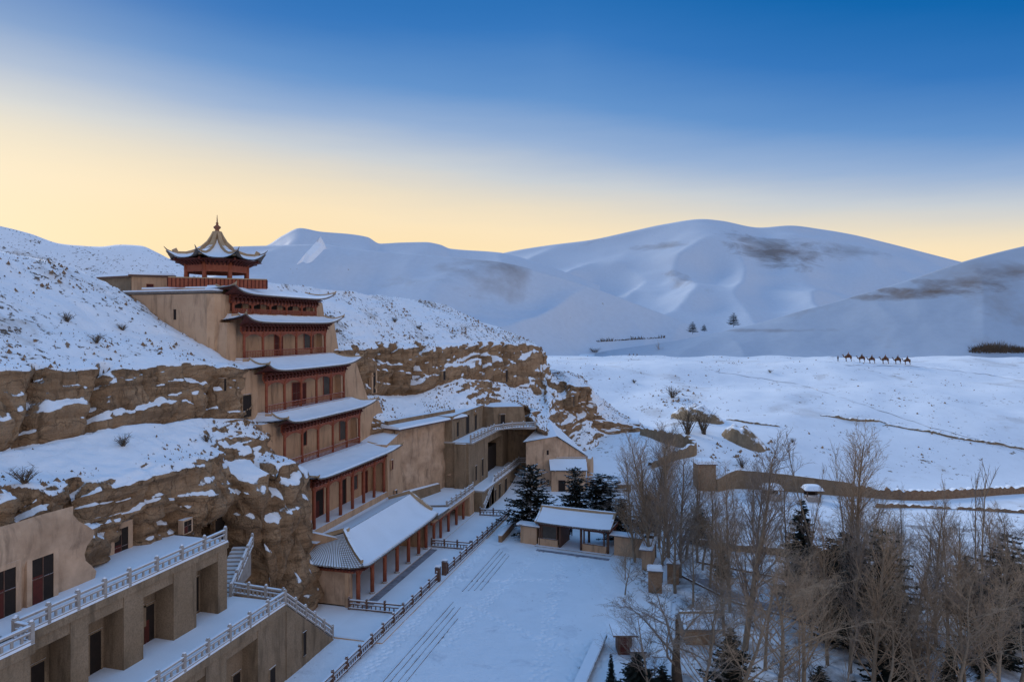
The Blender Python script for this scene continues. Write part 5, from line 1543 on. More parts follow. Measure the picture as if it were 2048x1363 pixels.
# gate tower of brick
bt = hut('square brick gate pier with a deep snow cap at the end of the mud wall', 1396, 1432, 984, 5.0, 3.4, 'brick_mud', 'flat', .5, name='brick_pier', cat='pier')
def mud_wall(name, label, pts, hs, w, mat, n=60, rough_=.35, cat='wall'):
    t = thing(name, label, cat, pts[0])
    P_ = np.array(pts, float); L = np.linspace(0, len(pts) - 1, n)
    xs, ys_ = smooth_interp(L, np.arange(len(pts)), P_[:, :2]).T; hh = np.interp(L, range(len(pts)), hs)
    rows = []
    dxy = np.array([np.gradient(xs), np.gradient(ys_)]).T; dxy /= np.linalg.norm(dxy, axis=1)[:, None]
    for k, (off, zf) in enumerate(((-w * .6, -.4), (-w * .52, .5), (-w * .44, 1), (0, 1.03), (w * .44, 1), (w * .52, .5), (w * .6, -.4))):
        row = []
        for i in range(n):
            o_ = off + rough_ * .4 * float(pnoise(xs[i] * .9, ys_[i] * .9, k * 3.1))
            z_ = hh[i] * zf * (1 + rough_ * float(pnoise(xs[i] * 1.3, ys_[i] * 1.3, 4.0))) if zf > 0 else zf
            gz = float(ground_z(xs[i], ys_[i]))
            row.append((xs[i] - dxy[i, 1] * -o_ * -1, ys_[i] + dxy[i, 0] * o_ * -1 * -1, gz + z_))
        rows.append(row)
    MB().grid(rows).build('wall', M[mat], t)
    return t
mud_wall('mud_wall', 'tall plain mud wall behind the two snow-topped kiosks', [at_z(1432, 984), at_z(1475, 980), at_z(1580, 984), at_z(1705, 992)], [2.2, 3.4, 3.0, 2.4], .8, 'mud', 60, .02)
mud_wall('rubble_wall', 'low crumbling brown wall running to the right picture edge', [at_z(1700, 989), at_z(1800, 998), at_z(1900, 995), at_z(2048, 984), at_z(2250, 975)], [1.8, 1.6, 1.5, 1.2, 1.2], 1.0, 'rubble', 150, .35)
mud_wall('earth_bank', 'thin dark earth bank crossing the snow below the rubble wall', [at_z(1750, 1014), at_z(1850, 1015), at_z(1960, 1020), at_z(2060, 1026)], [.7, .4, .45, .5], .5, 'rubble', 80, .8, 'bank')
for k, (px, py, lb) in enumerate(((1543, 999, 'left of the two kiosks with thick domed snow caps by the mud wall'), (1625, 1001, 'right of the two kiosks with thick domed snow caps by the mud wall'))):
    p = Vector(at_z(px, py)); t = thing('kiosk', lb, 'kiosk', p, R(8), 'snow-capped kiosks')
    s_ = 1.0 if k == 0 else .88
    b = MB().box(-1.3*s_, 1.3*s_, -.9, 1.1, 0, .9); b.build('counter', M['concrete'], t, local=True)
    for x in (-1.25, 1.25):
        for y in (-.85, 1.0):
            MB().box(x*s_ - .08, x*s_ + .08, y - .08, y + .08, .9, 1.9).build('post', M['dark_wood'], t, local=True)
    MB().box(-1.15*s_, 1.15*s_, .6, .95, .9, 1.85).build('back_panel', M['dark'], t, local=True)
    MB().box(-1.75*s_, 1.75*s_, -1.4, 1.5, 1.9, 2.05).build('roof', M['dark_wood'], t, local=True)
    G = []
    for i in range(9):
        v = i / 8
        G.append([(x_ * 1.8 * s_ , (v * 2 - 1) * 1.5, 2.05 + .75 * (max(0, 1 - x_ ** 4) ** .5) * (max(0, 1 - (v * 2 - 1) ** 4) ** .5)) for x_ in np.linspace(-1, 1, 11)])
    MB().grid(G).build('snow_cap', M['roof_snow'], t, smooth=True, local=True)
    for i in range(1): pass
mound = MB()
G = []
c = Vector(at_z(1585, 999))
for i in range(9):
    G.append([(c.x + 2.4 * x_, c.y + 1.2 * (i / 4 - 1), .9 * max(0, 1 - x_ ** 4) ** .5 * max(0, 1 - (i / 4 - 1) ** 4) ** .5) for x_ in np.linspace(-1, 1, 13)])
tag(mound.grid(G).build('snow_heap', M['roof_snow'], None, smooth=True), 'rounded snow heap lying between the two kiosks', 'snow heap')
# pillars, red booth, shed and low wall among the trees
for px, py, w_, h_, lb in ((1310, 1182, 1.5, 2.5, 'square mud-brick pillar with a flat snow cap, right of the courtyard'), (1346, 1165, 1.3, 2.4, 'thinner mud-brick pillar behind the snow-capped one, among poplar trunks')):
    a = at_z(px, py)
    t = thing('brick_pillar', lb, 'pillar', a, R(5))
    MB().box(-w_/2, w_/2, -w_/2, w_/2, 0, h_).build('shaft', M['brick_mud'], t, local=True)
    MB().box(-w_/2 - .15, w_/2 + .15, -w_/2 - .15, w_/2 + .15, h_, h_ + .12).build('cap_stone', M['tile'], t, local=True)
    MB().hexa([(-w_/2 - .12, -w_/2 - .12, h_ + .12), (w_/2 + .12, -w_/2 - .12, h_ + .12), (w_/2 + .12, w_/2 + .12, h_ + .12), (-w_/2 - .12, w_/2 + .12, h_ + .12)],
              [(-w_/2, -w_/2, h_ + .35), (w_/2, -w_/2, h_ + .32), (w_/2, w_/2, h_ + .35), (-w_/2, w_/2, h_ + .3)]).build('snow_cap', M['roof_snow'], t, local=True)
hut('little booth with a dark red door under a brown roof right of the courtyard', 1236, 1264, 1310, 1.9, 1.6, 'dark_wood', 'flat', .05, .5, name='red_booth', door=(.5, .85, 1.7), cat='booth', doormat=M['dark_red'])
hut('low snowy lean-to right beside the booth with the red door', 1262, 1292, 1316, .5, 2.6, 'concrete', 'flat', .2, .05, name='lean_to', cat='shed')
hut('small shed with snow-laden roof and brown opening under the spreading bare tree', 1372, 1430, 1290, 1.5, 3.0, 'brick_mud', 'gable', rh=.9, name='snowy_shed', cat='shed')
coped_wall('low_wall', 'low courtyard wall with a thick snow cap at the bottom of the picture', [at_z(1203, 1287), at_z(1160, 1385)], .7, .5, 'brick_mud', .14, True)
mud_wall('low_wall', 'low dark bank wall crossing behind the orange-tinted poplars', [at_z(1400, 1092), at_z(1460, 1100), at_z(1560, 1110), at_z(1740, 1112)], [1.0, .9, 1.0, .8], .6, 'rubble', 60, .3)
def path(name, pts, w, mat, z=.06, kerb=True):
    P_ = np.array(pts, float); n = 40; L = np.linspace(0, len(pts) - 1, n)
    xs = np.interp(L, range(len(pts)), P_[:, 0]); ys_ = np.interp(L, range(len(pts)), P_[:, 1])
    d = np.array([np.gradient(xs), np.gradient(ys_)]).T; d /= np.linalg.norm(d, axis=1)[:, None]
    A_ = [[(xs[i] - d[i, 1] * o_, ys_[i] + d[i, 0] * o_, z) for i in range(n)] for o_ in (-w / 2, 0, w / 2)]
    MB().grid(A_).build(name, mat, None, kind='structure')
    if kerb:
        m = MB()
        for i in range(n - 1):
            p, q = [Vector((xs[k] + d[k, 1] * (w / 2 + .1), ys_[k] - d[k, 0] * (w / 2 + .1), z + .06)) for k in (i, i + 1)]
            m.beam(p, q, .22, .26)
        m.build('kerb', M['dark_wood'], None, kind='structure')
path('path', [at_z(1380, 1150), at_z(1480, 1200), at_z(1600, 1232), at_z(1760, 1300), at_z(1900, 1370)], 2.2, M['path'])
path('path', [at_z(1400, 1120), at_z(1560, 1150), at_z(1800, 1180), at_z(2048, 1200)], 2.0, M['snow_plaza'], .05)

# trodden tracks over the plain
def track(pts, w, mat, name='track'):
    A_ = [[], []]
    for px, py in pts:
        (x, y, z), d = hit(px, py)
        for k, o_ in enumerate((-w, w)):
            q = W((px - HX) / FPX * (d + o_), d + o_); A_[k].append((q[0], q[1], float(ground_z(q[0], q[1])) + .06))
    MB().grid(A_).build(name, mat, None, kind='structure')
def dense(pts, n=60):
    a = np.array(pts, float); L = np.linspace(0, len(a) - 1, n)
    return [(float(np.interp(L[i], range(len(a)), a[:, 0])), float(np.interp(L[i], range(len(a)), a[:, 1])) + .8 * math.sin(i * 1.3)) for i in range(n)]
track(dense([(1690, 729), (1830, 731), (1900, 738), (1980, 748), (2060, 762)]), .9, M['mound'])
track(dense([(1430, 742), (1600, 768), (1700, 800), (1850, 850), (2060, 905)]), .28, M['mound'])
for lb_, pts_, hs_ in (('low eroded bank crossing the snow field, upper of the two dark streaks', [(1640, 830), (1690, 838), (1760, 842), (1790, 852)], [.1, .45, .3, .05]), ('long low eroded bank on the snow field, lower of the two dark streaks', [(1770, 848), (1850, 862), (1930, 878), (2060, 900)], [.05, .35, .2, .3]),
                       ('short eroded bank above the right tan mound', [(1455, 838), (1500, 846), (1560, 852)], [.1, .3, .1])):
    mud_wall('eroded_bank', lb_, [hit(*p_)[0] for p_ in pts_], hs_, .9, 'mound', 70, .9, 'bank')
# earth mounds with bare slopes, and the sunken lane wall
def mound_at(px, py, label, rx, ry, h, yaw, face=.3):
    (x0, y0, z0), d = hit(px, py)
    G = []
    n = 26
    for i in range(n):
        r = i / (n - 1)
        row = []
        for j in range(49):
            th = 2 * math.pi * j / 48
            k = (1 - r * r) ** 1.0
            u, v = r * rx * math.cos(th), r * ry * math.sin(th)
            ex = u * math.cos(yaw) - v * math.sin(yaw); ey = u * math.sin(yaw) + v * math.cos(yaw)
            zz_ = h * max(0, (1 - r)) ** .8 * (1 + .25 * float(pnoise(ex * .4, ey * .4, 1.0)))
            if math.sin(th) < -.1: zz_ = h * max(0, 1 - r ** 2.2) ** .9 * (1 + .2 * float(pnoise(ex * .5, ey * .5, 2.0)))
            row.append((x0 + ex, y0 + ey, float(ground_z(x0 + ex, y0 + ey)) - .3 + zz_ + (.7 * float(fbm(ex * .6, ey * .6, px, 4)) * (1 - r) ** .5 if r < 1 else 0)))
        G.append(row)
    o = MB().grid(G).build('earth_mound', M['mound'], None, smooth=True)
    tag(o, label, 'mound')
    return o
mound_at(1395, 836, 'bare tan earth mound beside small leafless trees on the snow field, left one', 7.5, 3.2, 3.4, R(-35))
mound_at(1488, 880, 'bare tan earth mound on the snow field, lower right one', 5.5, 3.0, 3.4, R(-40))
mud_wall('retaining_bank', 'curved tan earth bank below the ruined rocks at the cliff end', [hit(1284, 868)[0], hit(1325, 882)[0], hit(1372, 896)[0], hit(1388, 906)[0], hit(1352, 916)[0], hit(1300, 934)[0]], [1.2, 2.3, 2.4, 2.2, 1.6, .9], 1.1, 'mound', 70, .3, 'bank')
for px, py, w_, h_, dp, lb in ((1213, 862, 5.2, 3.6, 4, 'ruined square tan block with a snow top at the cliff end, upper one'), (1243, 884, 8.6, 4.6, 4.5, 'long ruined tan block with caves at the very end of the cliff')):
    a = Vector(at_d(px - w_ * .5 * FPX / 158, py, 158)); b = Vector(at_d(px + w_ * .5 * FPX / 158, py, 157))
    t = thing('ruined_block', lb, 'ruin', a)
    z0 = a.z - 1.5; z1 = a.z + h_
    n_ = Vector((-(b - a).y, (b - a).x, 0)).normalized() * dp
    MB().hexa([(a.x, a.y, z0), (b.x, b.y, z0), (b.x + n_.x, b.y + n_.y, z0), (a.x + n_.x, a.y + n_.y, z0)], [(a.x + .3, a.y + .3, z1), (b.x - .2, b.y + .3, z1 - .3), (b.x + n_.x, b.y + n_.y, z1), (a.x + n_.x, a.y + n_.y, z1)]).build('wall', M['mud'], t)
    MB().hexa([(a.x + .2, a.y + .1, z1), (b.x - .1, b.y + .1, z1 - .3), (b.x + n_.x, b.y + n_.y, z1), (a.x + n_.x, a.y + n_.y, z1)], [(a.x + .6, a.y + .8, z1 + .35), (b.x - .6, b.y + .8, z1 + .1), (b.x + n_.x, b.y + n_.y, z1 + .5), (a.x + n_.x, a.y + n_.y, z1 + .5)]).build('snow_cap', M['roof_snow'], t)

# ------------------------------------------------------------------ trees
def grow(mb, p, d, L, r, lvl, spec, rnd):
    nseg, spread, nchild, lratio, up, wob, start = spec[lvl]
    pts, rad = [Vector(p)], [r]
    d = Vector(d).normalized()
    cur = Vector(p)
    dirs = [d.copy()]
    for i in range(nseg):
        d = (d + Vector((rnd.uniform(-1, 1), rnd.uniform(-1, 1), rnd.uniform(-1, 1))) * wob + Vector((0, 0, up))).normalized()
        cur = cur + d * (L / nseg)
        pts.append(cur.copy()); dirs.append(d.copy())
        rad.append(r * (1 - .82 * (i + 1) / nseg))
    mb[min(lvl, len(mb) - 1)].tube(pts, rad, 6 if lvl == 0 else 3, cap=False)
    if lvl + 1 < len(spec):
        for k in range(nchild):
            f = start + (1 - start) * (k + rnd.random()) / nchild
            s_ = f * nseg; i = min(nseg - 1, int(s_)); q = pts[i].lerp(pts[i + 1], s_ - i)
            dd = dirs[i]
            ax = Vector((rnd.uniform(-1, 1), rnd.uniform(-1, 1), rnd.uniform(-.4, .4)))
            ax = (ax - dd * ax.dot(dd)).normalized()
            ang = spread * rnd.uniform(.7, 1.25)
            nd = dd * math.cos(ang) + ax * math.sin(ang)
            ll = L * lratio * rnd.uniform(.65, 1.15) * (1.15 - .7 * f if lvl == 0 else 1.1 - .5 * f)
            rr = max((.022, .013, .010, .008, .008)[lvl], r * (1 - .8 * f) * (.42 if lvl == 0 else .5))
            grow(mb, q, nd, ll, rr, lvl + 1, spec, rnd)
SPEC = {  #        nseg spread nchild lratio up wob start
 'poplar': [(10, R(28), 54, .36, .05, .045, .12), (5, R(32), 9, .44, .08, .13, .15), (3, R(36), 5, .5, .04, .2, .2), (2, R(34), 0, .5, .03, .2, .2)],
 'thin_poplar': [(10, R(15), 26, .26, .05, .04, .2), (4, R(22), 6, .4, .12, .10, .2), (3, R(25), 3, .5, .08, .1, .2)],
 'fan': [(7, R(44), 24, .62, .04, .10, .22), (6, R(38), 9, .46, .04, .16, .2), (4, R(40), 6, .46, .03, .22, .2), (3, R(36), 3, .5, .02, .25, .2), (2, R(30), 0, .5, .0, .2, .2)],
 'spread': [(5, R(58), 11, .95, .03, .12, .40), (7, R(42), 9, .48, .035, .18, .2), (5, R(42), 7, .45, .02, .22, .2), (3, R(42), 5, .45, .0, .25, .2), (2, R(40), 0, .5, .0, .25, .2)],
}
def make_tree(kind, H, r, seed, mats):
    rnd = random.Random(seed)
    mbs = [MB(), MB()]
    lean = (rnd.uniform(-.05, .05), rnd.uniform(-.05, .05), 1)
    if kind == 'spread':
        grow(mbs, (0, 0, 0), lean, H * .52, r, 0, SPEC[kind], rnd)
    else:
        grow(mbs, (0, 0, 0), lean, H, r, 0, SPEC[kind], rnd)
    return mbs[0].mesh('trunk', mats[0], smooth=True), mbs[1].mesh('crown', mats[1])
TP = {}
for i in range(4): TP['poplar%d' % i] = make_tree('poplar', 15, .20, 10 + i, (M['bark'], M['twig_grey' if i % 2 else 'twig_tan']))
for i in range(3): TP['thin%d' % i] = make_tree('thin_poplar', 15, .10, 30 + i, (M['bark'], M['twig_grey']))
for i in range(3): TP['fan%d' % i] = make_tree('fan', 13, .22, 50 + i, (M['bark'], M['twig_tan']))
for i in range(2): TP['spread%d' % i] = make_tree('spread', 10, .26, 70 + i, (M['bark_dark'], M['twig_grey']))
for i in range(4, 7): TP['poplar%d' % i] = make_tree('poplar', 15, .17, 110 + i, (M['bark'], M['twig_grey' if i % 2 else 'twig_tan']))
for i in range(3, 5): TP['fan%d' % i] = make_tree('fan', 13, .2, 150 + i, (M['bark'], M['twig_grey']))
HT = {'p': 15, 't': 15, 'f': 13, 's': 10}
def put_tree(key, px, py, top, label, rz=None, group=None, wide=1.0, name='bare_tree', z=0.0):
    x, y, _ = at_z(px, py, z)
    d = (CH - z) * FPX / (py - HY)
    h = (py - top) * d / FPX
    s_ = h / {'p': 15.5, 't': 15.2, 'f': 15.0, 's': 9.6}[key[0]]
    t = thing(name, label, 'tree', (x, y, z), rz if rz is not None else random.uniform(0, 6.28), group)
    t.rotation_euler[0] = random.uniform(-.06, .06); t.rotation_euler[1] = random.uniform(-.06, .06)
    tr, cr = TP[key]
    inst(tr, 'trunk', t, (0, 0, 0), 0, (s_ * wide, s_ * wide, s_), world=False)
    inst(cr, 'crown', t, (0, 0, 0), 0, (s_ * wide, s_ * wide, s_), world=False)
    return t
G1 = 'bare poplars'
LIST = [
 ('poplar0', 1300, 1140, 885, 'bare grey poplar at the left of the dense thicket right of the gatehouse'),
 ('poplar1', 1338, 1128, 872, 'tallest bare poplar in the thicket right of the gatehouse'),
 ('fan0', 1372, 1118, 930, 'broad bare poplar at the back right of the thicket by the gatehouse'),
 ('poplar2', 1285, 1105, 900, 'thin-crowned bare poplar nearest the gatehouse wall'),
 ('poplar3', 1360, 1155, 905, 'bare poplar with pale trunk just behind the brick pillars'),
 ('poplar1', 1490, 1300, 888, 'tall narrow bare poplar left of centre in the grove'),
 ('thin0', 1432, 1190, 1000, 'small bare poplar by the end of the low bank wall'),
 ('thin1', 1645, 1225, 885, 'slim lone bare poplar reaching above the right kiosk'),
 ('poplar2', 1716, 1215, 875, 'tallest bare poplar right of the kiosks, crown above the mud wall'),
 ('thin2', 1690, 1180, 905, 'slender bare poplar just left of the tallest one by the mud wall'),
 ('fan1', 1552, 1420, 1075, 'broad fan-shaped bare tree with orange-tan twigs, front centre of the grove'),
 ('fan2', 1610, 1405, 1100, 'fan-shaped bare tree with tan twigs, right of the orange-tan one'),
 ('fan0', 1480, 1425, 1120, 'fan-shaped bare tree with tan twigs, left of the orange-tan one'),
 ('poplar3', 1505, 1050, 930, 'small dense bare poplar in front of the mud wall, left of the kiosks'),
 ('thin0', 1472, 1110, 960, 'thin bare sapling left of the left kiosk'),
 ('thin2', 1560, 1105, 985, 'thin bare sapling standing below the left kiosk'),
 ('poplar0', 1872, 1290, 1010, 'bushy bare poplar at the middle right of the grove'),
 ('thin1', 1945, 1335, 925, 'very tall slim bare poplar with parallel twigs near the right edge'),
 ('thin0', 1965, 1310, 955, 'slim bare poplar just right of the tall parallel-twigged one'),
 ('fan1', 1905, 1440, 1140, 'broad bare tree at the bottom right, twigs over a dark conifer'),
 ('poplar2', 1745, 1400, 1060, 'pale-barked bare poplar in the bottom foreground beside the path'),
 ('thin2', 1598, 1425, 1180, 'thin pale bare trunk in the foreground below the fan trees'),
 ('fan2', 1995, 1430, 1130, 'broad bare tree with many upright twigs at the bottom right corner'),
 ('fan0', 2040, 1400, 1090, 'bare tree half cut off by the right picture edge'),
 ('poplar1', 1820, 1410, 1120, 'leaning bare poplar in front of the path end'),
 ('thin1', 1690, 1440, 1230, 'short bare sapling at the bottom edge under the path'),
 ('fan2', 1250, 1160, 1085, 'dense pale-brown shrub tree standing before the right garden wall'),
 ('fan1', 1405, 1140, 985, 'bare tree with snowy boughs right of the thicket'),
 ('poplar3', 1800, 1250, 1050, 'thin bare poplar between the dark conifers and the path'),
 ('poplar0', 1448, 1270, 1040, 'slim bare poplar between the shed and the orange-tan trees'),
]
random.seed(11)
for key, px, py, top, lb in LIST:
    put_tree(key, px, py, top, lb, group=G1, wide=1.2)
put_tree('spread0', 1352, 1395, 1085, 'large dark spreading bare tree over the courtyard corner and the red booth', .6, wide=1.6)
put_tree('spread1', 1440, 1150, 1010, 'crooked bare tree with snow on its boughs beside the low bank wall', 2.0)
put_tree('spread1', 1780, 1150, 1000, 'twisted bare tree right of the tallest poplar', 1.0)
put_tree('spread0', 2020, 1330, 1120, 'wide drooping bare tree at the right edge in front of the pines', 3.0)
put_tree('spread1', 1590, 1440, 1290, 'low bare bushy tree at the bottom edge right of the shed', 4.0)

def make_conifer(seed, H, Rb, gap, mat, dens=1.0, start=.1, top=.05):
    rnd = random.Random(seed)
    tr = MB().tube([(0, 0, 0), (rnd.uniform(-.1, .1), .05, H * .5), (0, 0, H)], [H * .018, H * .012, .02], 6)
    f = MB()
    h = H * start
    while h < H * .985:
        t = (h / H - start) / (1 - start)
        rad = Rb * (1 - t) ** .75 * (.85 + .3 * rnd.random()) + top
        nb = max(4, int(8 * (1 - t) + 4))
        for b in range(nb):
            if rnd.random() < .13: continue
            th = 2 * math.pi * (b + rnd.random() * .9) / nb
            L = rad * rnd.uniform(.65, 1.2)
            dr = rnd.uniform(-.32, -.02)
            n = max(2, int(L / .22 * dens))
            f.tube([(0, 0, h), (L * math.cos(th) * .9, L * math.sin(th) * .9, h + dr * L * .9)], [.03, .01], 3, cap=False)
            for i in range(n):
                q = (i + .6 + rnd.random() * .4) / n
                w_ = .42 * (1.25 - q * .6) * (rad / Rb) ** .2
                c = Vector((L * q * math.cos(th), L * q * math.sin(th), h + dr * L * q + .18 * q * q * L))
                for k in range(4):
                    a_ = th + rnd.uniform(-1.4, 1.4)
                    u = Vector((math.cos(a_), math.sin(a_), rnd.uniform(-.45, .35))) * w_ * rnd.uniform(.7, 1.3)
                    v = Vector((-math.sin(a_), math.cos(a_), rnd.uniform(-.5, .5))) * w_ * .38
                    f.add([c - v, c + u * .5 - v * .8, c + u, c + u * .5 + v * .8, c + v], [(0, 1, 2, 3, 4)])
        h += gap * (1 - .45 * t) * rnd.uniform(.8, 1.2)
    return tr.mesh('trunk', M['bark_dark']), f.mesh('crown', mat)
CP = [make_conifer(1, 9, 2.3, .38, M['needle'], 1.3), make_conifer(2, 9, 3.2, .42, M['needle'], 1.2, .08, .3), make_conifer(3, 9, 3.2, .62, M['needle'], 1.1, .18, .5),
      make_conifer(4, 7, 3.4, .4, M['needle_snowy'], 1.1, .1, 1.2), make_conifer(5, 7, 3.0, .38, M['needle_snowy'], 1.1, .12, 1.2), make_conifer(6, 9, 1.5, .42, M['needle'])]
CH_ = [9, 9, 9, 7, 7, 9]
def put_con(i, px, py, top, label, wide=1.0):
    x, y, _ = at_z(px, py)
    h = (py - top) * CH * FPX / (py - HY) / FPX
    s_ = h / CH_[i] 
    t = thing('conifer', label, 'tree', (x, y, 0), random.uniform(0, 6.28), 'conifers')
    inst(CP[i][0], 'trunk', t, (0, 0, 0), 0, (s_, s_, s_), world=False)
    inst(CP[i][1], 'crown', t, (0, 0, 0), 0, (s_ * wide, s_ * wide, s_), world=False)
for a_ in [
 (3, 1062, 1068, 925, 'snowy dark conifer left of the gatehouse roof by the lower walkway', .7),
 (3, 1150, 1040, 932, 'round dark snowy conifer behind the middle of the gatehouse roof', .62),
 (4, 1205, 1042, 945, 'dark snowy conifer behind the right end of the gatehouse roof', 1.2),
 (3, 1243, 1085, 995, 'broad low snow-flecked conifer by the right garden wall', .8),
 (4, 1295, 1060, 985, 'dark conifer peeping between the thicket trunks and garden wall', .7),
 (0, 1603, 1215, 993, 'tall narrow dark conifer below the gap between the kiosks', .9),
 (1, 1662, 1235, 1075, 'wide black-green conifer right of the tall narrow one', 1.25),
 (1, 1715, 1225, 1085, 'black-green conifer behind the path, under the tallest poplar', 1.15),
 (2, 1765, 1300, 1050, 'ragged tall pine where the path ends', .9),
 (1, 1785, 1385, 1175, 'dark bushy conifer in the lower foreground right of the path', .8),
 (2, 2015, 1275, 1062, 'open-branched pine standing against the snow at the right edge', 1.0),
 (2, 2046, 1290, 1105, 'pine cut by the right picture edge', 1.1),
 (1, 1978, 1330, 1165, 'dark conifer under the drooping bare tree at the right', 1.1),
 (1, 1462, 1400, 1255, 'dark bushy conifer at the bottom edge left of the fan trees', 1.1),
 (5, 1222, 1375, 1305, 'little spiky conifer below the booth with the red door', .9),
 (1, 1275, 1400, 1305, 'low dark conifer bush at the bottom, right of the little spiky one', 1.5),
 (5, 1445, 1160, 1090, 'slim dark conifer at the left end of the low bank wall', 1.6),
 (1, 1640, 1405, 1330, 'low dark conifer bush at the bottom edge between fan tree trunks', 1.2),
 (5, 1900, 1420, 1290, 'dark narrow conifer at the bottom edge on the right', 1.3),
 (4, 1690, 1150, 1060, 'snowy round conifer just below the mud wall end', .7),
]: put_con(*a_)

for a_ in [
 (1, 1690, 1290, 1140, 'dense dark conifer at the near edge of the path bend', 1.2),
 (1, 1935, 1230, 1110, 'squat dark conifer between the slim poplars at the right', 1.3),
 (1, 1400, 1085, 1010, 'dark conifer behind the snowy-boughed tree by the mud wall', 1.1),
 (1, 1325, 1420, 1330, 'dark low conifer at the bottom, left of the spreading tree trunk', 1.2)]: put_con(*a_)
for key, px, py, top, lb in [
 ('poplar1', 1318, 1095, 890, 'bare poplar at the back of the thicket, left of the brick pier'),
 ('poplar2', 1395, 1125, 940, 'bare poplar below the square brick pier'),
 ('poplar0', 1700, 1120, 900, 'bare poplar beside the mud wall end, left of the crumbling wall'),
 ('fan1', 1740, 1165, 985, 'bushy bare tree below the point where the mud wall crumbles'),
 ('fan2', 1850, 1200, 1030, 'bushy bare tree below the thin earth bank'),
 ('fan0', 1770, 1430, 1190, 'bare tree with splayed tan twigs at the bottom, right of the pale-barked one'),
 ('fan1', 1850, 1435, 1200, 'bare tree with dense tan twigs at the bottom, left of the broad one'),
 ('poplar3', 2010, 1300, 1040, 'tall bare poplar in front of the open-branched pine'),
 ('fan2', 1400, 1430, 1190, 'bare tree with grey twigs at the bottom, right of the spreading tree'),
 ('poplar1', 1920, 1240, 1050, 'bare poplar left of the very tall slim one'),
 ('fan0', 1560, 1230, 1090, 'bushy bare tree behind the orange-tan fan tree'),
 ('fan2', 1250, 1190, 1100, 'low bare shrub tree just in front of the snow-capped pillar'),
]: put_tree(key, px, py, top, lb, group=G1, wide=1.2)
for key, px, py, top, lb in [
 ('poplar4', 1322, 1165, 900, 'bare poplar rising between the two mud-brick pillars'),
 ('poplar5', 1310, 1115, 865, 'slender bare poplar with the highest crown of the thicket'),
 ('poplar6', 1270, 1125, 915, 'bare poplar just behind the corner of the right garden wall'),
 ('fan3', 1350, 1185, 960, 'wide grey bare tree in front of the thinner brick pillar'),
 ('poplar4', 1420, 1175, 960, 'bare poplar over the left end of the stone path'),
 ('fan4', 1385, 1215, 1050, 'low wide bare tree between the pillars and the shed'),
 ('poplar5', 1515, 1160, 925, 'bare poplar on the near side of the low bank wall, left half'),
 ('poplar6', 1460, 1225, 960, 'bare poplar left of the tall narrow one, nearer the shed'),
 ('fan3', 1530, 1340, 1110, 'grey bare tree on the snow below the stone path'),
 ('poplar4', 1580, 1175, 960, 'bare poplar left of the tall narrow conifer'),
 ('poplar6', 1655, 1330, 1060, 'bare poplar standing just below the stone path bend'),
 ('fan4', 1620, 1300, 1110, 'grey bare tree at the near kerb of the stone path'),
 ('poplar5', 1700, 1345, 1050, 'tall grey bare poplar between path kerb and bottom edge'),
 ('fan3', 1760, 1225, 1010, 'wide grey bare tree rising over the wide black-green conifer'),
 ('poplar4', 1790, 1335, 1090, 'bare poplar beside the ragged tall pine'),
 ('fan4', 1830, 1290, 1060, 'wide grey bare tree right of the ragged tall pine'),
 ('poplar5', 1895, 1300, 1040, 'grey bare poplar in the middle of the right-hand grove'),
 ('poplar6', 1930, 1380, 1090, 'tan bare poplar in front of the very tall slim one'),
 ('fan3', 1965, 1400, 1130, 'grey bare tree low in the right corner, behind the broad upright one'),
 ('poplar4', 1985, 1270, 1030, 'bare poplar left of the open-branched pine'),
 ('fan4', 2035, 1260, 1050, 'grey bare tree whose twigs cross the pine at the right edge'),
 ('poplar5', 1735, 1290, 1060, 'bare poplar on the far side of the path, near its lower end'),
 ('fan3', 1420, 1330, 1150, 'grey bare tree right of the snowy shed'),
 ('fan4', 1300, 1420, 1215, 'grey bare tree left of the big spreading tree trunk'),
 ('poplar6', 1860, 1430, 1160, 'tan bare poplar at the bottom edge, left of the corner trees'),
 ('thin1', 1615, 1150, 930, 'thin bare poplar right below the right kiosk'),
 ('thin2', 1800, 1180, 985, 'thin bare poplar below the left end of the crumbling wall'),
 ('thin0', 1880, 1160, 960, 'thin bare poplar below the middle of the thin earth bank'),
]: put_tree(key, px, py, top, lb, group=G1, wide=1.2)
# undergrowth on the grove floor
ug = MB(); rnd = random.Random(21)
for i in range(2600):
    px, py = rnd.uniform(1240, 2100), rnd.uniform(1040, 1420)
    if py > 1130 and px < 1300 + (py - 1130) * -.0 and px < 1260: continue
    if math.sin(px * .021) * math.cos(py * .033) + rnd.uniform(-.6, .6) < .1: continue
    x, y, _ = at_z(px, py); hh = rnd.uniform(.15, .9)
    for k in range(4):
        th = rnd.uniform(0, 6.28); q = (x + hh * .8 * math.cos(th), y + hh * .8 * math.sin(th), hh * rnd.uniform(.4, 1))
        ug.tube([(x, y, 0), q], [.03, .012], 3, cap=False)
        q2 = (q[0] + rnd.uniform(-.3, .3), q[1] + rnd.uniform(-.3, .3), q[2] + rnd.uniform(0, .3)); ug.tube([q, q2], [.015, .008], 3, cap=False)
ug.build('undergrowth', M['shrub'], None, kind='stuff')
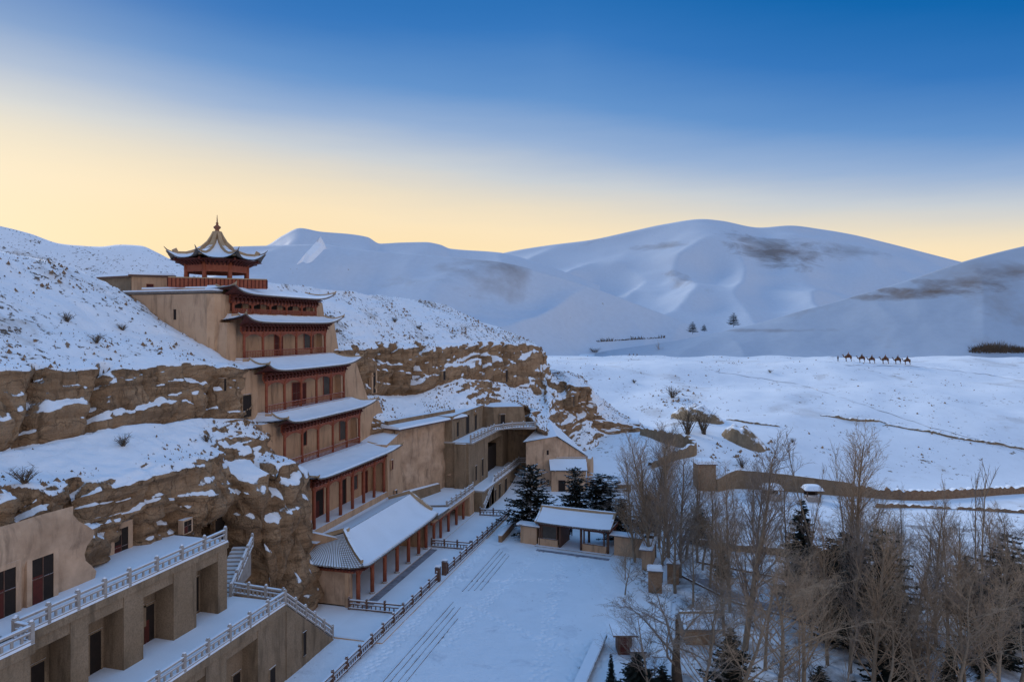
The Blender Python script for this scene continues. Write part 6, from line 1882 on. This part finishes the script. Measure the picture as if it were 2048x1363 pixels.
# distant trees and bushes on the plain
def shrub_mesh(seed, n=26, h=1.0, mat=None):
    rnd = random.Random(seed); m = MB()
    for i in range(n):
        th = rnd.uniform(0, 6.28); L = h * rnd.uniform(.5, 1.1); sp = rnd.uniform(.2, 1.0)
        a_ = Vector((rnd.uniform(-.1, .1), rnd.uniform(-.1, .1), 0)); d = Vector((math.cos(th) * sp, math.sin(th) * sp, 1)).normalized()
        e = a_ + d * L
        m.tube([a_, a_.lerp(e, .5) + Vector((0, 0, .05)), e], [.022, .014, .005], 3, cap=False)
        for k in range(4):
            q = a_.lerp(e, rnd.uniform(.3, .95)); e2 = q + Vector((rnd.uniform(-1, 1), rnd.uniform(-1, 1), rnd.uniform(0, 1))).normalized() * L * .35
            m.tube([q, e2], [.012, .004], 3, cap=False)
    return m.mesh('twigs', mat or M['shrub'])
SH = [shrub_mesh(i) for i in range(4)]
def put_shrub(px, py, hpx, label, wide=1.0, z=None, name='shrub', d=None):
    if d is None: (x, y, zz_), d = hit(px, py)
    else: x, y, zz_ = at_d(px, py, d)
    s_ = hpx * d / FPX
    tag(inst(SH[random.randrange(4)], name, None, (x, y, zz_ - .05), random.uniform(0, 6), (s_ * wide, s_ * wide, s_)), label, 'shrub')
for a_ in [(1190, 708, 14, 'round dark shrub at the tip of the right dune', 1.4), (1160, 697, 7, 'small dark shrub beyond the cliff end', 1.6), (1375, 868, 60, 'bare twiggy bush on the left flank of the tan mound', .6),
           (1408, 868, 50, 'thin bare bush in front of the tan mound', .7), (1345, 795, 24, 'bare bush above the left tan mound', 1.2), (1485, 935, 26, 'bare bush at the foot of the lower right mound', .8),
           (1585, 885, 10, 'tiny bush on the open snow right of the mounds', 1.2), (1268, 765, 8, 'tiny dark bush on the snow beyond the cliff end', 1.4), (1540, 745, 7, 'tiny bush on the snow left of the camels', 1.4)]:
    put_shrub(*a_)
def far_tree(px, py, d, h, label, kind='con'):
    x, y, z = at_d(px, py, d)
    if kind == 'con':
        t = thing('distant_conifer', label, 'tree', (x, y, z - .4), 1.0)
        s_ = h / 9
        inst(CP[2][0], 'trunk', t, (0, 0, 0), 0, (s_,) * 3, world=False); inst(CP[2][1], 'crown', t, (0, 0, 0), 0, (s_ * 1.2, s_ * 1.2, s_), world=False)
    else:
        t = thing('distant_bare_tree', label, 'tree', (x, y, z - .3), 2.0)
        s_ = h / 15
        inst(TP['fan1'][0], 'trunk', t, (0, 0, 0), 0, (s_ * 1.5,) * 3, world=False); inst(TP['fan1'][1], 'crown', t, (0, 0, 0), 0, (s_,) * 3, world=False)
far_tree(1467, 652, 352, 7.5, 'dark layered conifer on the crest of the right dune')
far_tree(1385, 666, 350, 6.5, 'dark clump tree at the left of the dune-crest trees')
far_tree(1408, 662, 352, 4.0, 'low dark tree between the two dune-crest conifers')
far_tree(1320, 712, 330, 6.5, 'small lone leafless tree at the foot of the right dune', 'bare')
far_tree(1268, 668, 395, 3.0, 'tiny dark tree in the row of distant bushes, left one')
far_tree(1300, 667, 395, 3.5, 'tiny dark tree in the row of distant bushes, middle one')
far_tree(1325, 664, 395, 3.8, 'tiny dark tree in the row of distant bushes, right one')
bb = MB(); rnd = random.Random(5)
for i in range(420):
    px = 1938 + 130 * rnd.random() ** .8; q = (px - 1938) / 110
    h_ = ob_hit(right_d, px, 706 - rnd.uniform(0, 9))
    if h_ is None: continue
    x, y, z = h_; z -= .2
    hh = (1.2 + 3.2 * math.exp(-((q - .45) / .4) ** 2)) * rnd.uniform(.4, 1.0)
    for k in range(5):
        bb.tube([(x, y, z), (x + rnd.uniform(-1, 1) * hh * .5, y + rnd.uniform(-.5, .5), z + hh * rnd.uniform(.5, 1))], [.08, .02], 3, cap=False)
bb.build('thicket', M['shrub'], None, kind='stuff')
bb = MB()
for i in range(240):
    px = rnd.uniform(1195, 1330)
    h_ = ob_hit(mid_d, px, 683 - (px - 1195) * .06)
    if h_ is None: continue
    x, y, z = h_; z -= .2
    hh = rnd.uniform(.3, 1.0) * (1 + 1.6 * max(0, math.sin(px * .11) + .5 * math.sin(px * .31)))
    if rnd.random() < .35: continue
    bb.tube([(x, y, z), (x + rnd.uniform(-1, 1), y, z + hh)], [.3, .05], 3, cap=False)
bb.build('scrub', M['shrub'], None, kind='stuff')

# ------------------------------------------------------------------ tufts and stones sticking out of the snow slopes
def scatter(name, pts, nrm_, n, smin, smax, mat, seed, keep):
    r_ = np.random.RandomState(seed)
    flat = pts.reshape(-1, 3); k = np.flatnonzero(keep.reshape(-1))
    sel = r_.choice(k, n)
    V, Fc_ = [], []
    for i, s_ in enumerate(sel):
        c = flat[s_] + r_.uniform(-.25, .25, 3) * (1, 1, 0)
        sz = smin + (smax - smin) * r_.rand() ** 4
        b = len(V)
        hgt = sz * r_.uniform(.35, .9)
        m_ = 5
        for j in range(m_):
            th = 2 * math.pi * j / m_ + r_.rand()
            V.append((c[0] + sz * math.cos(th) * r_.uniform(.5, 1), c[1] + sz * math.sin(th) * r_.uniform(.5, 1), c[2] - .15 + .1 * r_.rand()))
        V.append((c[0] + r_.uniform(-.3, .3) * sz, c[1] + r_.uniform(-.3, .3) * sz, c[2] + hgt))
        for j in range(m_): Fc_.append((b + j, b + (j + 1) % m_, b + m_))
    m_ = MB(); m_.v, m_.f, m_.m = V, Fc_, [0] * len(Fc_)
    m_.build(name, mat, None, kind='stuff')
clump = fbm(P[..., 0], P[..., 1], P[..., 2] * .3, 3, .12)
up_ok = (np.abs(nrm[..., 2]) > .55)
scatter('slope_stones', P, nrm, 8500, .04, .42, M['rubble'], 3, up_ok & (clump > .06))
scatter('grass_tufts', P, nrm, 6500, .04, .26, M['shrub'], 4, up_ok & (clump > -.25))
r_ = np.random.RandomState(9)
gl, gd = r_.uniform(-10, 130, 9000), 138 + 170 * r_.rand(9000) ** 1.3
gxy = np.array([W(a_, b_) for a_, b_ in zip(gl, gd)])
cl = fbm(gxy[:, 0], gxy[:, 1], 0 * gxy[:, 0], 3, .05)
gP = np.stack([gxy[:, 0], gxy[:, 1], ground_z(gxy[:, 0], gxy[:, 1])], -1)
scatter('field_stones', gP, None, 1500, .06, .5, M['rubble'], 5, cl > .15)
gg = []
r_ = np.random.RandomState(12)
for i in range(700):
    px, py = (1350 + 28 * r_.randn(), 800 + 16 * r_.randn()) if i % 3 else (1460 + 60 * r_.randn(), 900 + 10 * r_.randn())
    if not (740 < py < 930): continue
    gg.append(hit(px, py)[0])
scatter('gully_stones', np.array(gg), None, 420, .12, .7, M['rubble'], 13, np.ones(len(gg), bool))
for px, py, hp, dd, lb in ((125, 657, 22, 68, 'round dry bush on the snow slope above the left rock band'), (190, 690, 22, 66, 'dry bush at the lower edge of the left snow slope'), (262, 630, 16, 72, 'dark little bush near the left side wall of the temple'),
                           (40, 935, 38, 46, 'dry twiggy bush on the snow ledge at the left picture edge'), (245, 875, 26, 58, 'dark dead bush on the snow ledge under the rock band'), (425, 858, 18, 66, 'small dry bush on the snow ledge near the temple'),
                           (800, 632, 12, 125, 'little dark bush on the snow slope right of the temple, upper'), (850, 640, 10, 130, 'second little dark bush on the snow slope right of the temple')):
    x, y, z = at_d(px, py, dd)
    j = np.argmin(((P[..., 0] - x) ** 2 + (P[..., 1] - y) ** 2 + (P[..., 2] - z) ** 2).reshape(-1))
    q = P.reshape(-1, 3)[j]
    s_ = hp * dd / FPX
    tag(inst(SH[random.randrange(4)], 'dry_bush', None, tuple(q - (0, 0, .05)), 1.0, (s_ * 1.2, s_ * 1.2, s_)), lb, 'bush')

# ------------------------------------------------------------------ people and camels
def skin_mesh(name, verts, edges, radii, mat, root=0, sub=2):
    me = bpy.data.meshes.new(name + '_cage'); me.from_pydata(verts, edges, [])
    ob = bpy.data.objects.new(name + '_cage', me); COL.objects.link(ob)
    ob.modifiers.new('skin', 'SKIN').use_smooth_shade = True
    sv = me.skin_vertices[0].data
    for v, r__ in zip(sv, radii): v.radius = (r__, r__) if not isinstance(r__, tuple) else r__
    sv[root].use_root = True
    ob.modifiers.new('sub', 'SUBSURF').levels = sub
    dg = bpy.context.evaluated_depsgraph_get(); dg.update()
    out = bpy.data.meshes.new_from_object(ob.evaluated_get(dg)); out.name = name
    bpy.data.objects.remove(ob); bpy.data.meshes.remove(me)
    out.materials.clear(); out.materials.append(mat)
    return out
def person_meshes(riding=False, walk=.18):
    if riding:
        v = [(0, 0, 0), (0, 0, .28), (0, 0, .5), (0, 0, .62), (0, 0, .78),
             (.05, .2, .42), (.18, .3, .2), (.32, .16, .12), (.05, -.2, .42), (.18, -.3, .2), (.32, -.16, .12),
             (.1, .2, -.02), (.25, .38, -.25), (.2, .42, -.62), (.3, .43, -.68), (.1, -.2, -.02), (.25, -.38, -.25), (.2, -.42, -.62), (.3, -.43, -.68)]
    else:
        v = [(0, 0, .92), (0, 0, 1.2), (0, 0, 1.42), (0, 0, 1.52), (.02, 0, 1.66),
             (0, .21, 1.36), (-.08, .27, 1.1), (.05, .28, .88), (0, -.21, 1.36), (.1, -.27, 1.1), (.22, -.26, .9),
             (.02, .1, .86), (walk * .6, .11, .48), (walk * .8, .11, .07), (walk * .8 + .16, .11, .04), (0, -.1, .86), (-walk * .3, -.11, .48), (-walk * 1.2, -.11, .09), (-walk * 1.1 + .1, -.11, .03)]
    e = [(0, 1), (1, 2), (2, 3), (3, 4), (2, 5), (5, 6), (6, 7), (2, 8), (8, 9), (9, 10), (0, 11), (11, 12), (12, 13), (13, 14), (0, 15), (15, 16), (16, 17), (17, 18)]
    r__ = [.15, .14, .15, .06, .11, .075, .055, .04, .075, .055, .04, .1, .075, .05, .045, .1, .075, .05, .045]
    body = skin_mesh('body', v, e, r__, M['skin'])
    z0 = -.05 if riding else .62
    top = v[2][2]
    prof_ = [(.2, z0), (.2, z0 + .2), (.17, z0 + .35), (.2, top - .12), (.17, top + .02), (.07, top + .09)]
    c = MB().lathe([(a_, b_) for a_, b_ in prof_], (0, 0, 0), 10)
    c.tube([v[5], v[6], v[7]], [.09, .075, .06], 7); c.tube([v[8], v[9], v[10]], [.09, .075, .06], 7)
    lg = MB().tube([v[11], v[12], v[13]], [.12, .095, .07], 7); lg.tube([v[15], v[16], v[17]], [.12, .095, .07], 7)
    hz = v[4][2]
    ht = MB().lathe([(.13, hz - .02), (.135, hz + .06), (.09, hz + .14), (0, hz + .17)], (v[4][0], 0, 0), 10)
    return body, c, lg, ht
SB, SC, SL, SHT = person_meshes()
RB_, RC_, RL_, RH_ = person_meshes(True)
COATM = {}
def person(px, py, d, yaw, label, coat='coat_dark', riding=False, loc=None, group=None):
    b, c, l, h = (RB_, RC_, RL_, RH_) if riding else (SB, SC, SL, SHT)
    t = thing('person', label, 'person', loc or at_d(px, py, d), yaw, group)
    inst(b, 'body', t, (0, 0, 0), world=False)
    for nm, mb, mt in (('coat', c, coat), ('trousers', l, 'coat_dark'), ('hat', h, 'dark_wood')):
        key = (nm, riding, mt)
        if key not in COATM: COATM[key] = mb.mesh(nm, M[mt], smooth=True)
        inst(COATM[key], nm, t, (0, 0, 0), world=False)
    return t
# two-humped camel, facing local +X, 1.9 m at the humps
cv = [(0, 0, 1.45), (.55, 0, 1.42), (-.55, 0, 1.45), (.85, 0, 1.42), (1.15, 0, 1.25), (1.4, 0, 1.35), (1.55, 0, 1.7), (1.62, 0, 2.0), (1.85, 0, 2.0), (2.02, 0, 1.93),
      (.33, 0, 1.85), (.30, 0, 2.15), (-.33, 0, 1.85), (-.30, 0, 2.15), (-.85, 0, 1.4), (-1.0, 0, 1.1), (-1.02, 0, .85),
      (.75, .2, 1.15), (.78, .2, .7), (.86, .2, .35), (.84, .2, .04), (.75, -.2, 1.15), (.66, -.2, .72), (.5, -.2, .38), (.44, -.2, .04),
      (-.72, .2, 1.15), (-.6, .2, .78), (-.78, .2, .45), (-.7, .2, .04), (-.72, -.2, 1.15), (-.75, -.2, .78), (-1.0, -.2, .48), (-1.0, -.2, .04)]
ce = [(0, 1), (0, 2), (1, 3), (3, 4), (4, 5), (5, 6), (6, 7), (7, 8), (8, 9), (1, 10), (10, 11), (2, 12), (12, 13), (2, 14), (14, 15), (15, 16),
      (3, 17), (17, 18), (18, 19), (19, 20), (3, 21), (21, 22), (22, 23), (23, 24), (14, 25), (25, 26), (26, 27), (27, 28), (14, 29), (29, 30), (30, 31), (31, 32)]
cr = [.40, .40, .38, .34, .2, .15, .13, .12, .12, .07, .22, .09, .22, .09, .3, .05, .03, .17, .1, .07, .09, .17, .1, .07, .09, .19, .12, .08, .09, .19, .12, .08, .09]
CM = skin_mesh('body', cv, ce, cr, M['camel'])
ears = MB().tube([(1.6, .07, 2.08), (1.58, .1, 2.22)], [.04, .01], 4); ears.tube([(1.6, -.07, 2.08), (1.58, -.1, 2.22)], [.04, .01], 4)
EM = ears.mesh('ear', M['camel'])
blk = MB().hexa([(-.38, -.45, 1.25), (.38, -.45, 1.25), (.38, .45, 1.25), (-.38, .45, 1.25)], [(-.22, -.22, 1.92), (.22, -.22, 1.92), (.22, .22, 1.92), (-.22, .22, 1.92)]).mesh('saddle_cloth', M['coat_red'])
yawc = R(15) + math.pi      # walking towards the left of the picture
cams_ = [(1697, 720), (1724, 720), (1744, 722), (1771, 723), (1796, 724), (1815, 726)]
ordw = ('first', 'second', 'third', 'fourth', 'fifth', 'last')
for i, (px, py) in enumerate(cams_):
    d0 = 222 - i * .8
    x, y, _ = at_d(px, py, d0); z = float(ground_z(x, y))
    t = thing('camel', 'brown two-humped camel walking left, %s of the six in the line' % ordw[i], 'camel', (x, y, z - .02), yawc + random.uniform(-.08, .08), 'camels in the caravan')
    s_ = (1.12, 1.02, .98, 1.1, 1.04, 1.0)[i]
    inst(CM, 'body', t, (0, 0, 0), scale=(s_,) * 3, world=False); inst(EM, 'ear', t, (0, 0, 0), scale=(s_,) * 3, world=False)
    inst(blk, 'saddle_cloth', t, (0, 0, 0), scale=(s_,) * 3, world=False)
    person(0, 0, 0, t.rotation_euler.z, 'rider in a %s coat sitting on the %s camel of the line' % ('rust-red' if i in (0, 3) else 'dark', ordw[i]), 'coat_red' if i in (0, 3) else 'coat_dark', True, (x, y, z + 1.92 * s_), 'riders of the caravan')
def stand(px, py, yaw, label, coat='coat_dark', lo=60, dmax=420):
    p, d = hit(px, py, dmax, lo)
    person(0, 0, 0, yaw, label, coat, False, p)
x, y, _ = at_d(1676, 720, 223); person(0, 0, 0, yawc, 'guide in a dark coat leading the camels on foot', 'coat_dark', False, (x, y, float(ground_z(x, y))))
for px, lb in ((1259, 'left of the three far walkers on the snow beyond the cliff end'), (1267, 'middle of the three far walkers on the snow beyond the cliff end'), (1274, 'right of the three far walkers on the snow beyond the cliff end')):
    x, y, _ = at_d(px, 716, 300); person(0, 0, 0, 1.0, lb, 'coat_dark', False, (x, y, float(ground_z(x, y))), 'far walkers')
x, y, _ = at_d(1503, 708, 310); person(0, 0, 0, 1.0, 'tiny lone figure at the foot of the right dune', 'coat_dark', False, (x, y, float(ground_z(x, y))))
x, y, z = at_z(1142, 1072); person(0, 0, 0, 1.8, 'person in dark clothes seen through the gatehouse passage', 'coat_dark', False, (x, y, .1))
